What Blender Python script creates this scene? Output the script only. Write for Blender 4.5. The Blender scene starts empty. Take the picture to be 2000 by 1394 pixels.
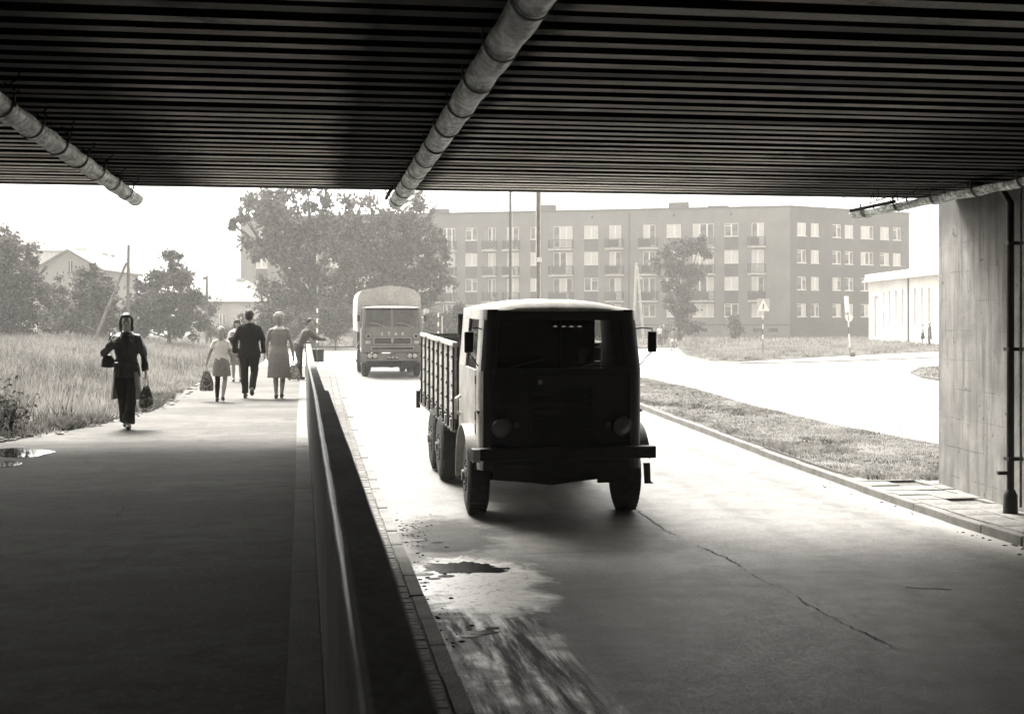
import bpy, math, random
import numpy as np
from mathutils import Vector, Matrix, noise
random.seed(7); np.random.seed(7)
SC = bpy.context.scene
COL = SC.collection
rad = math.radians

# ------------------------------------------------------------------ camera, world, sun, exposure
FPX = 2500.0; CAMZ = 1.55; HZ = 630.0; CX = 1000.0
YAW = math.atan(385.0 / FPX)
cd = bpy.data.cameras.new('camera'); cam = bpy.data.objects.new('camera', cd); COL.objects.link(cam)
cam.location = (0, 0, CAMZ); cam.rotation_euler = (rad(90), 0, -YAW)
cd.sensor_width = 36.0; cd.lens = FPX / 2000.0 * 36.0
cd.shift_y = -(697.0 - HZ) / 2000.0 
cd.clip_start = 0.05; cd.clip_end = 2000
cd.dof.use_dof = True; cd.dof.focus_distance = 24.0; cd.dof.aperture_fstop = 4.0
SC.camera = cam

SUN_EL = 53.0; SUN_AZ = 17.0          # the sun stands ahead of the camera, a little to the left
w = bpy.data.worlds.new('World'); SC.world = w; w.use_nodes = True
nt = w.node_tree; nt.nodes.clear()
sky = nt.nodes.new('ShaderNodeTexSky'); sky.sky_type = 'NISHITA'; sky.sun_disc = False
sky.sun_elevation = rad(SUN_EL); sky.sun_rotation = rad(-SUN_AZ)
sky.dust_density = 4.0; sky.air_density = 1.2
bw = nt.nodes.new('ShaderNodeRGBToBW'); mul = nt.nodes.new('ShaderNodeVectorMath'); mul.operation = 'MULTIPLY'
mul.inputs[1].default_value = (1.03, 1.0, 0.955)
bg = nt.nodes.new('ShaderNodeBackground'); bg.inputs['Strength'].default_value = 0.15
wo = nt.nodes.new('ShaderNodeOutputWorld')
nt.links.new(sky.outputs[0], bw.inputs[0]); nt.links.new(bw.outputs[0], mul.inputs[0])
nt.links.new(mul.outputs[0], bg.inputs['Color']); nt.links.new(bg.outputs[0], wo.inputs['Surface'])
sl = bpy.data.lights.new('sun', 'SUN'); sl.energy = 3.2; sl.angle = rad(26.0); sl.color = (1.0, 0.975, 0.93)
sun = bpy.data.objects.new('sun', sl); COL.objects.link(sun)
sdir = Vector((-math.sin(rad(SUN_AZ)) * math.cos(rad(SUN_EL)), math.cos(rad(SUN_AZ)) * math.cos(rad(SUN_EL)), math.sin(rad(SUN_EL))))
sun.rotation_euler = sdir.to_track_quat('Z', 'Y').to_euler(); sun.location = (-20, 60, 80)
vs = SC.view_settings
SC.display_settings.display_device = 'sRGB'
vs.view_transform = 'Standard'; vs.look = 'None'; vs.gamma = 1.0; vs.exposure = 1.92; vs.use_curve_mapping = False
SC.cycles.max_bounces = 8; SC.cycles.diffuse_bounces = 5; SC.cycles.volume_bounces = 1
SC.cycles.transparent_max_bounces = 16
SC.cycles.use_denoising = True

# ------------------------------------------------------------------ materials
def grey(v, t=1.0):
    return (min(1, v * (1 + .035 * t)), v, v * (1 - .07 * t), 1)
def N(t, typ, **kw):
    n = t.nodes.new(typ)
    for k, x in kw.items(): setattr(n, k, x)
    return n
def mixc(t, fac, a, b, mode='MIX'):
    m = N(t, 'ShaderNodeMix', data_type='RGBA', blend_type=mode)
    for s, val in ((m.inputs[0], fac), (m.inputs[6], a), (m.inputs[7], b)):
        if hasattr(val, 'is_output'): t.links.new(val, s)
        else: s.default_value = val
    return m.outputs[2]
def mth(t, op, a, b=None, c=None, clamp=False):
    m = N(t, 'ShaderNodeMath', operation=op); m.use_clamp = clamp
    for i, val in enumerate((a, b, c)):
        if val is None: continue
        if hasattr(val, 'is_output'): t.links.new(val, m.inputs[i])
        else: m.inputs[i].default_value = val
    return m.outputs[0]
def mrange(t, val, a, b, c=0.0, d=1.0, smooth=True):
    m = N(t, 'ShaderNodeMapRange'); m.interpolation_type = 'SMOOTHSTEP' if smooth else 'LINEAR'
    t.links.new(val, m.inputs[0]); m.inputs[1].default_value = a; m.inputs[2].default_value = b
    m.inputs[3].default_value = c; m.inputs[4].default_value = d
    return m.outputs[0]
def nz(t, vec, scale, detail=4, rough=.55, dist=0.0, stretch=None):
    if stretch:
        mp = N(t, 'ShaderNodeMapping'); mp.inputs['Scale'].default_value = stretch
        t.links.new(vec, mp.inputs[0]); vec = mp.outputs[0]
    n = N(t, 'ShaderNodeTexNoise'); n.inputs['Scale'].default_value = scale; n.inputs['Detail'].default_value = detail
    n.inputs['Roughness'].default_value = rough; n.inputs['Distortion'].default_value = dist
    t.links.new(vec, n.inputs['Vector']); return n.outputs['Fac']
def base(name):
    m = bpy.data.materials.new(name); m.use_nodes = True; t = m.node_tree; t.nodes.clear()
    o = N(t, 'ShaderNodeOutputMaterial'); p = N(t, 'ShaderNodeBsdfPrincipled'); t.links.new(p.outputs[0], o.inputs[0])
    tc = N(t, 'ShaderNodeTexCoord').outputs['Object']
    return m, t, p, tc, o
def bump(t, p, h, strength, dist=.01):
    b = N(t, 'ShaderNodeBump'); b.inputs['Strength'].default_value = strength; b.inputs['Distance'].default_value = dist
    t.links.new(h, b.inputs['Height']); t.links.new(b.outputs[0], p.inputs['Normal'])
MATS = {}
def mat(name, v, var=.2, scale=4, rough=.8, bmp=.15, bscale=60, metal=0, spec=.4, stretch=None, t=1.0, fine=.12, bdist=.004):
    if name in MATS: return MATS[name]
    m, tr, p, tc, o = base(name)
    a = nz(tr, tc, scale, 5, .6, .3, stretch); b = nz(tr, tc, bscale, 3, .6)
    c = mixc(tr, mrange(tr, a, .3, .7), grey(v * (1 - var), t), grey(v * (1 + var), t))
    c = mixc(tr, mrange(tr, b, .3, .7, 0, 1), c, mixc(tr, 1.0, c, grey(1 - fine * 2, 0), 'MULTIPLY'))
    tr.links.new(c, p.inputs['Base Color'])
    p.inputs['Roughness'].default_value = rough; p.inputs['Metallic'].default_value = metal
    p.inputs['Specular IOR Level'].default_value = spec
    if bmp: bump(tr, p, b, bmp, bdist)
    MATS[name] = m; return m
def glass_mat(name, tint=.9, refl=.10):
    m = bpy.data.materials.new(name); m.use_nodes = True; t = m.node_tree; t.nodes.clear()
    o = N(t, 'ShaderNodeOutputMaterial'); tr = N(t, 'ShaderNodeBsdfTransparent'); tr.inputs[0].default_value = grey(tint, .3)
    g = N(t, 'ShaderNodeBsdfGlossy'); g.inputs['Roughness'].default_value = .04; g.inputs[0].default_value = grey(.9, .3)
    f = N(t, 'ShaderNodeFresnel'); f.inputs[0].default_value = 1.45
    mx = N(t, 'ShaderNodeMixShader'); t.links.new(f.outputs[0], mx.inputs[0])
    t.links.new(tr.outputs[0], mx.inputs[1]); t.links.new(g.outputs[0], mx.inputs[2]); t.links.new(mx.outputs[0], o.inputs[0])
    MATS[name] = m; return m

def road_material():
    m, t, p, tc, o = base('road_asphalt')
    big = nz(t, tc, .35, 4, .6, .5, (1, .35, 1)); mid = nz(t, tc, 3.0, 5, .65, .2); fin = nz(t, tc, 26, 4, .75); gr = nz(t, tc, 75, 3, .7)
    c = mixc(t, mrange(t, big, .3, .7), grey(.115), grey(.185))
    c = mixc(t, mrange(t, mid, .35, .7, 0, .6), c, grey(.07))
    c = mixc(t, mrange(t, fin, .50, .62, 0, .6), c, grey(.36))
    c = mixc(t, mrange(t, gr, .50, .62, 0, .75), c, grey(.03))
    c = mixc(t, mrange(t, nz(t, tc, 14, 4, .7), .56, .70, 0, .6), c, grey(.04))
    sep = N(t, 'ShaderNodeSeparateXYZ'); t.links.new(tc, sep.inputs[0]); X, Y = sep.outputs[0], sep.outputs[1]
    wob = mth(t, 'SUBTRACT', nz(t, tc, 2.2, 5, .65, .6), .5)
    # transverse worn bands across the road
    band = nz(t, tc, 1.1, 4, .6, .4, (.25, 1.2, 1))
    c = mixc(t, mrange(t, band, .52, .68, 0, .5), c, grey(.06))
    # darker wheel paths and square repair patches
    for cx, ww in ((2.45, .35), (4.45, .35), (6.2, .3), (7.9, .3)):
        bnd = mth(t, 'MULTIPLY', mrange(t, mth(t, 'ABSOLUTE', mth(t, 'SUBTRACT', mth(t, 'ADD', X, mth(t, 'MULTIPLY', wob, .3)), cx)), 0, ww, 1, 0), mrange(t, mid, .3, .6, .15, .5)); c = mixc(t, bnd, c, grey(.05))
    vo = N(t, 'ShaderNodeTexVoronoi'); vo.feature = 'F1'; vo.distance = 'CHEBYCHEV'; vo.inputs['Scale'].default_value = .42; t.links.new(tc, vo.inputs['Vector'])
    sv = N(t, 'ShaderNodeSeparateColor'); t.links.new(vo.outputs['Color'], sv.inputs[0]); pt = mth(t, 'MULTIPLY', mrange(t, sv.outputs[0], .72, .74), mrange(t, vo.outputs['Distance'], .33, .35, 1, 0))
    c = mixc(t, mth(t, 'MULTIPLY', pt, .45), c, grey(.07))
    # sky glare round the puddle near the left kerb, painted as pale colour
    def ell(cx, cy, rx, ry, wb, soft0, soft1):
        dx = mth(t, 'DIVIDE', mth(t, 'SUBTRACT', X, cx), rx); dy = mth(t, 'DIVIDE', mth(t, 'SUBTRACT', Y, cy), ry)
        r = mth(t, 'SQRT', mth(t, 'ADD', mth(t, 'MULTIPLY', dx, dx), mth(t, 'MULTIPLY', dy, dy)))
        r = mth(t, 'ADD', r, mth(t, 'MULTIPLY', wob, wb))
        return mrange(t, r, soft0, soft1, 1, 0)
    glare = mth(t, 'MULTIPLY', ell(1.72, 13.7, .80, 1.5, 1.3, .65, 1.2), mrange(t, nz(t, tc, 5, 6, .75, .4), .30, .5, .35, 1))
    # wet tyre tracks dragged out of the puddle towards the camera
    xs = mth(t, 'SUBTRACT', X, mth(t, 'MULTIPLY', mth(t, 'SUBTRACT', Y, 9.0), -.03))
    st = N(t, 'ShaderNodeCombineXYZ'); t.links.new(xs, st.inputs[0]); t.links.new(mth(t, 'MULTIPLY', Y, .08), st.inputs[1])
    streak = nz(t, st.outputs[0], 6.5, 6, .7, .15)
    zone = mth(t, 'MULTIPLY', mrange(t, X, 1.1, 1.25, 0, 1), mrange(t, mth(t, 'ADD', X, mth(t, 'MULTIPLY', wob, .5)), 1.95, 2.35, 1, 0))
    zone = mth(t, 'MULTIPLY', zone, mth(t, 'MULTIPLY', mrange(t, Y, 6.5, 9.5, 0, 1), mrange(t, Y, 14.0, 14.9, 1, 0)))
    patch = mrange(t, nz(t, tc, 1.7, 4, .6, .5), .38, .6)
    tracks = mth(t, 'MULTIPLY', mth(t, 'MULTIPLY', zone, mrange(t, streak, .46, .64)), mth(t, 'ADD', mth(t, 'MULTIPLY', patch, .75), .1))
    wet = mth(t, 'MAXIMUM', glare, tracks)
    crumbs = mrange(t, nz(t, tc, 16, 4, .7), .58, .66, 1, 0)
    wet = mth(t, 'MULTIPLY', wet, mth(t, 'ADD', mth(t, 'MULTIPLY', crumbs, .6), .4))
    c = mixc(t, mth(t, 'MULTIPLY', wet, .95), c, grey(.86))  # glare on the patch and the wet tracks painted pale
    # oily dark damp round the patch and behind it along the kerb
    damp = ell(1.75, 16.9, .75, 1.7, 1.2, .6, 1.2)
    damp = mth(t, 'MAXIMUM', damp, mth(t, 'MULTIPLY', zone, mrange(t, streak, .5, .4)))
    damp = mth(t, 'MULTIPLY', damp, mth(t, 'SUBTRACT', 1.0, wet))
    c = mixc(t, mth(t, 'MULTIPLY', damp, .8), c, grey(.02))
    # pale dust along the right-hand kerb
    dust = mth(t, 'MULTIPLY', mrange(t, mth(t, 'ADD', X, mth(t, 'MULTIPLY', wob, .6)), 8.2, 8.7), mrange(t, Y, 24, 19, 0, .8))
    c = mixc(t, dust, c, grey(.33))
    t.links.new(c, p.inputs['Base Color'])
    r = mth(t, 'ADD', .50, mth(t, 'MULTIPLY', mid, .18)); r = mth(t, 'SUBTRACT', r, mth(t, 'MULTIPLY', wet, .12), clamp=True)
    t.links.new(r, p.inputs['Roughness']); t.links.new(mth(t, 'MULTIPLY', mth(t, 'MULTIPLY', mrange(t, fin, .4, .62, .45, .05), mth(t, 'ADD', 1.0, wet)), mth(t, 'SUBTRACT', 1.0, mth(t, 'MULTIPLY', damp, .85))), p.inputs['Specular IOR Level'])
    t.links.new(wet, p.inputs['Coat Weight']); p.inputs['Coat Roughness'].default_value = .36; p.inputs['Coat IOR'].default_value = 2.6
    h = mth(t, 'MULTIPLY', mth(t, 'ADD', mth(t, 'MULTIPLY', fin, .6), gr), mth(t, 'SUBTRACT', 1.0, mth(t, 'MULTIPLY', wet, .8))); bump(t, p, h, .6, .006)
    return m
def walkway_material():
    m, t, p, tc, o = base('walkway_asphalt')
    big = nz(t, tc, .5, 5, .6, .6, (.6, 1.5, 1)); mid = nz(t, tc, 4.5, 5, .65, .3, (.7, 1.2, 1)); fin = nz(t, tc, 28, 4, .75); gr = nz(t, tc, 75, 3, .7)
    c = mixc(t, mrange(t, big, .3, .7), grey(.085), grey(.145))
    c = mixc(t, mrange(t, mid, .42, .7, 0, .65), c, grey(.06))
    c = mixc(t, mrange(t, nz(t, tc, 1.1, 5, .7, 1.0), .56, .64, 0, .4), c, grey(.05))
    c = mixc(t, mrange(t, fin, .52, .68, 0, .4), c, grey(.26))
    c = mixc(t, mrange(t, gr, .55, .72, 0, .5), c, grey(.04))
    t.links.new(c, p.inputs['Base Color']); p.inputs['Roughness'].default_value = .8; p.inputs['Specular IOR Level'].default_value = .08
    bump(t, p, mth(t, 'ADD', mth(t, 'MULTIPLY', fin, .6), gr), .4, .004)
    return m
def beam_material():
    m, t, p, tc, o = base('beam_concrete')
    st = nz(t, tc, 1.0, 5, .65, .3, (.9, 3.0, 3.0)); fin = nz(t, tc, 30, 4, .7, .2, (1, 3, 3))
    rnd = N(t, 'ShaderNodeObjectInfo').outputs['Random']
    c = mixc(t, mrange(t, st, .3, .62), grey(.55), grey(.92))
    c = mixc(t, mrange(t, fin, .5, .72, 0, .6), c, grey(.22))
    c = mixc(t, mrange(t, rnd, .35, .8, 0, .25), c, grey(.2))
    c = mixc(t, mrange(t, rnd, .80, .95, 0, .7), c, grey(.04))
    c = mixc(t, mrange(t, nz(t, tc, .55, 5, .7, .8, (.7, 1.6, 1)), .56, .68, 0, .75), c, grey(.07))
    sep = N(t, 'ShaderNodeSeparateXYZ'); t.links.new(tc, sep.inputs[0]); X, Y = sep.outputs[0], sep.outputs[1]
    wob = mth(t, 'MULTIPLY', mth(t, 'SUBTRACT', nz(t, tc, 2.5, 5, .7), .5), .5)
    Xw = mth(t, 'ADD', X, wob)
    # occlusion shade beside the drains and towards the abutment, painted into the colour
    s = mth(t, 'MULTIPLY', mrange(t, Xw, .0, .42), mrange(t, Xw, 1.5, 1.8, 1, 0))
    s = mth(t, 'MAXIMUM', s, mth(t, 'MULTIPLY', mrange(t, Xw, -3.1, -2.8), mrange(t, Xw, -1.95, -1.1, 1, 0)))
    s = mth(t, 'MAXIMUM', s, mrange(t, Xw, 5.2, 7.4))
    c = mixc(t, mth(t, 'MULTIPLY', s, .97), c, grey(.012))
    t.links.new(c, p.inputs['Base Color']); p.inputs['Roughness'].default_value = .9
    bump(t, p, fin, .4, .006); return m
def abutment_material():
    m, t, p, tc, o = base('abutment_concrete')
    a = nz(t, tc, 1.2, 6, .6, .4); drip = nz(t, tc, 2.0, 5, .65, .2, (3.5, 3.5, .35)); fin = nz(t, tc, 45, 4, .7)
    c = mixc(t, mrange(t, a, .3, .7), grey(.17), grey(.30))
    c = mixc(t, mrange(t, drip, .42, .7, 0, .8), c, grey(.10))
    c = mixc(t, mrange(t, nz(t, tc, 7, 3, .5), .68, .72, 0, .8), c, grey(.05))
    c = mixc(t, mrange(t, fin, .58, .70, 0, .6), c, grey(.14))
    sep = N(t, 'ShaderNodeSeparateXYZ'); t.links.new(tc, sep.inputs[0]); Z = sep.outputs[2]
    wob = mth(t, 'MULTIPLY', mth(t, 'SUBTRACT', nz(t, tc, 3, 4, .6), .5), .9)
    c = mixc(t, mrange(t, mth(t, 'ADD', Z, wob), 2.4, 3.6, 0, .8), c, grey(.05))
    # lift joints left by the shuttering
    zz = mth(t, 'FRACT', mth(t, 'DIVIDE', mth(t, 'ADD', Z, mth(t, 'MULTIPLY', wob, .03)), .47))
    ln = mth(t, 'MULTIPLY', mrange(t, zz, .0, .05, 1, 0), mrange(t, nz(t, tc, 1.6, 3, .6), .4, .65, 0, .55))
    c = mixc(t, ln, c, grey(.08))
    t.links.new(c, p.inputs['Base Color']); p.inputs['Roughness'].default_value = .9
    bump(t, p, mth(t, 'SUBTRACT', fin, mth(t, 'MULTIPLY', ln, 1.0)), .6, .010); return m
def dots_material():
    m, t, p, tc, o = base('polka_dot_cloth')
    sep = N(t, 'ShaderNodeSeparateXYZ'); t.links.new(tc, sep.inputs[0])
    k = math.pi / .036
    a = mth(t, 'ADD', sep.outputs[0], sep.outputs[2]); b = mth(t, 'SUBTRACT', sep.outputs[0], sep.outputs[2])
    q = mth(t, 'MULTIPLY', mth(t, 'SINE', mth(t, 'MULTIPLY', a, k)), mth(t, 'SINE', mth(t, 'MULTIPLY', b, k)))
    c = mixc(t, mrange(t, mth(t, 'ABSOLUTE', q), .45, .6), grey(.035), grey(.55))
    t.links.new(c, p.inputs['Base Color']); p.inputs['Roughness'].default_value = .9; return m
def floral_material(name, d, l, sc):
    m, t, p, tc, o = base(name)
    v = nz(t, tc, sc, 2, .5, 1.5)
    c = mixc(t, mrange(t, v, .47, .55), grey(d), grey(l))
    t.links.new(c, p.inputs['Base Color']); p.inputs['Roughness'].default_value = .6; return m
def leaf_material(name, v, sc=.6, trans=.42):
    m, t, p, tc, o = base(name)
    n1 = nz(t, tc, sc, 4, .65); n2 = nz(t, tc, sc * 9, 2, .6)
    c = mixc(t, mrange(t, n1, .4, .6), grey(v * .35), grey(v * 1.5))
    c = mixc(t, mrange(t, n2, .46, .6, 0, .85), c, grey(min(.3, v * 3.2)))  # leaf glints painted as pale flecks in the colour
    t.links.new(c, p.inputs['Base Color']); p.inputs['Roughness'].default_value = .75; p.inputs['Specular IOR Level'].default_value = .2
    tr = N(t, 'ShaderNodeBsdfTranslucent'); t.links.new(c, tr.inputs[0])
    mx = N(t, 'ShaderNodeMixShader'); mx.inputs[0].default_value = trans
    t.links.new(p.outputs[0], mx.inputs[1]); t.links.new(tr.outputs[0], mx.inputs[2]); t.links.new(mx.outputs[0], o.inputs[0])
    return m
def wall_material(name, v, sc=1.0, coursed=True):
    m, t, p, tc, o = base(name)
    a = nz(t, tc, .35 * sc, 5, .6, .4); b = nz(t, tc, 3.0 * sc, 5, .7, 0, (1, 1, 2.5)); d = nz(t, tc, .8, 5, .6, 0, (2, 2, .2))
    c = mixc(t, mrange(t, a, .3, .7), grey(v * .85), grey(v * 1.12))
    c = mixc(t, mrange(t, b, .35, .7, 0, .5), c, grey(v * .7)); c = mixc(t, mrange(t, d, .5, .75, 0, .4), c, grey(v * .6))
    if coursed:
        sep = N(t, 'ShaderNodeSeparateXYZ'); t.links.new(tc, sep.inputs[0])
        z = mth(t, 'FRACT', mth(t, 'MULTIPLY', sep.outputs[2], 4.0))
        c = mixc(t, mrange(t, z, .75, .9, 0, .18), c, grey(v * .55))
    t.links.new(c, p.inputs['Base Color']); p.inputs['Roughness'].default_value = .9; return m
def glaze_material(name, v):
    m, t, p, tc, o = base(name)
    a = nz(t, tc, .9, 3, .5); c = mixc(t, mrange(t, a, .4, .6), grey(v * .6), grey(v * 1.6))
    t.links.new(c, p.inputs['Base Color']); p.inputs['Roughness'].default_value = .12; p.inputs['Specular IOR Level'].default_value = .6; return m

M = dict(
 pale=mat('pale_concrete_road', .40, .15, .8, .8, .3, 50, fine=.15),
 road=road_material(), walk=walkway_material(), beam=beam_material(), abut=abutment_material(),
 dots=dots_material(), bagdark=floral_material('floral_bag_cloth', .03, .28, 22), baglight=floral_material('light_print_bag', .25, .7, 14),
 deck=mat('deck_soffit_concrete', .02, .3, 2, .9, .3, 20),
 fascia=mat('deck_edge_concrete', .12, .3, 2, .9, .3, 20),
 steel=mat('black_steel', .008, .3, 6, .95, .1, spec=.02), beamside=mat('beam_side_painted_shade', .012, .3, 3, .95, .2, 20, spec=.05), strap=mat('rusty_strap_iron', .02, .4, 20, .7),
 gutter=mat('galvanised_gutter', .62, .75, 4.0, .45, .5, 14, .0, .5, (3, .6, 3), fine=.42, bdist=.01),
 parapet=mat('parapet_concrete', .11, .35, 2.5, .85, .5, 45, stretch=(1, .5, 1), fine=.25, bdist=.006),
 arris=mat('worn_smooth_concrete_arris', .10, .35, 1.6, .36, .2, 30, stretch=(1, .6, 1), spec=.6),
 kerb=mat('kerb_concrete', .21, .25, 3, .85, .5, 50, fine=.25, bdist=.006),
 slab=mat('paving_concrete', .24, .3, 2, .88, .5, 45, fine=.25, bdist=.006),
 sett=mat('paving_sett_stone', .19, .35, 9, .85, .4, 50), crack=mat('crack_tar', .012, .3, 8, .9),
 mud=mat('kerbside_mud', .03, .4, 12, .95), soil=mat('bare_soil', .16, .35, 1.3, .95, .5, 25, fine=.3),
 meadow=mat('meadow_soil', .11, .35, .8, .95, .4, 12), farground=mat('far_ground', .12, .3, .05, .95, 0),
 lawn=mat('lawn_ground', .13, .3, 1.2, .95, .4, 30, fine=.2),
 grass=leaf_material('tall_meadow_grass', .17, .35, .45), lawngrass=leaf_material('short_lawn_grass', .12, .5, .4),
 tussock=leaf_material('dark_weeds', .075, 1.2, .3),
 leafbig=leaf_material('poplar_leaves', .052, .35), leafleft=leaf_material('broadleaf_leaves', .045, .5),
 leafpale=leaf_material('pale_leaves', .065, .5), bark=mat('bark', .07, .35, 6, .95, .6, 20, stretch=(1, 1, .3)),
 pole=mat('weathered_wood_pole', .16, .3, 5, .9, .3, 30, stretch=(1, 1, .2)), polepale=mat('pale_concrete_pole', .5, .2, 3, .9),
 poledark=mat('dark_metal_pole', .10, .3, 5, .6),
 wallA=wall_material('apartment_render', .20), wallA2=wall_material('apartment_dark_brick', .10), spandrel=wall_material('spandrel_brick', .085, 2),
 wallB=wall_material('white_render', .72, 1, False), wallC=wall_material('house_render', .30, 1, False), wallD=wall_material('pale_house_render', .5, 1, False),
 roofC=mat('house_roof_tiles', .15, .25, 2, .9, .3, 12), roofdark=mat('roof_felt', .09, .2, 2, .9),
 frame=mat('white_window_paint', .82, .06, 4, .5, 0), glaze=glaze_material('window_glazing', .10), curtain=mat('net_curtain', .6, .2, 8, .9, 0),
 rail=mat('balcony_rail_paint', .035, .3, 6, .7, 0), balc=mat('balcony_concrete', .55, .2, 4, .9, 0),
 litpaint=mat('lit_truck_paint', .46, .22, 3, .45, .05, 30, spec=.5, fine=.1), shadepaint=mat('shaded_truck_paint', .010, .25, 3, .5, .05, spec=.3),  # one lorry's paint in two tones: sunlit parts pale, shaded parts black
 tyre=mat('tyre_rubber', .022, .3, 10, .85, .3, 80), rim=mat('wheel_rim_paint', .16, .4, 8, .6), black=mat('black_plastic', .012, .2, 6, .5, 0, spec=.3),
 paleglass=mat('pale_lamp_glass', .5, .15, 10, .2, 0, spec=.6), interior=mat('cab_interior', .012, .3, 6, .95, 0, spec=.1), chassis=mat('greasy_chassis', .02, .4, 8, .8),
 plank=mat('weathered_plank', .5, .25, 3, .85, .4, 30, stretch=(3, .4, 3), fine=.2), stake=mat('dark_stake_timber', .035, .3, 5, .85),
 glass=glass_mat('clear_glass', .82), tinted=glass_mat('dirty_windscreen_glass', .55), winglass=glass_mat('cab_window_glass', .7), lens=mat('lamp_glass', .10, .15, 10, .15, 0, spec=.8),
 chrome=mat('dull_chrome', .5, .2, 8, .3, 0, metal=1), mirror=mat('mirror_back', .014, .2, 5, .5, 0),
 greypaint=mat('grey_blue_truck_paint', .17, .15, 2, .45, .05, 30, spec=.5), darkslot=mat('dark_grille', .03, .3, 9, .7),
 canvas=mat('truck_canvas', .42, .16, 1.5, .95, .25, 12), white=mat('white_lettering', .8, .05, 5, .6, 0),
 paleskin=mat('pale_skin', .5, .1, 6, .6, 0), skin=mat('skin', .32, .1, 6, .6, 0), skinshade=mat('tanned_skin', .22, .1, 6, .6, 0), hairdark=mat('dark_hair', .02, .3, 60, .6, .4, 90), hairfair=mat('fair_hair', .34, .3, 50, .5, .5, 90, stretch=(1, 1, .15)),
 hairbrown=mat('brown_hair', .07, .3, 50, .5, .5, 90, stretch=(1, 1, .2)),
 leather=mat('dark_leather', .022, .35, 8, .42, .5, 25, spec=.5), denim=mat('dark_cloth', .02, .3, 8, .95, .2), suit=mat('black_suit_cloth', .009, .25, 8, .9, .2, spec=.15),
 skirtgrey=mat('grey_skirt_cloth', .20, .2, 6, .9, .2), whitecloth=mat('white_cotton', .72, .08, 5, .9, .2), greycloth=mat('grey_work_cloth', .11, .2, 6, .9, .2),
 shoe=mat('black_shoe', .015, .2, 8, .4, 0), coat=mat('grey_long_coat', .26, .25, 6, .9, .2), boardgrey=mat('grey_board', .16, .15, 6, .8), palebag=mat('pale_plastic', .6, .15, 10, .4, .3),
 signgrey=mat('pale_grey_sign', .42, .1, 6, .6, 0), signwhite=mat('white_sign', .82, .05, 5, .5, 0), rust=mat('rusty_iron', .08, .4, 12, .9),
 downpipe=mat('black_downpipe', .016, .3, 5, .5), haze=None,
)
def puddle_material():
    m, t, p, tc, o = base('puddle_water'); p.inputs['Base Color'].default_value = grey(.012); p.inputs['Roughness'].default_value = .22
    p.inputs['Specular IOR Level'].default_value = .12
    return m
M['puddle'] = puddle_material()
def water_material():
    m, t, p, tc, o = base('still_water'); p.inputs['Base Color'].default_value = grey(.03); p.inputs['Roughness'].default_value = .05; p.inputs['Specular IOR Level'].default_value = .7
    return m
M['water'] = water_material()

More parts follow.
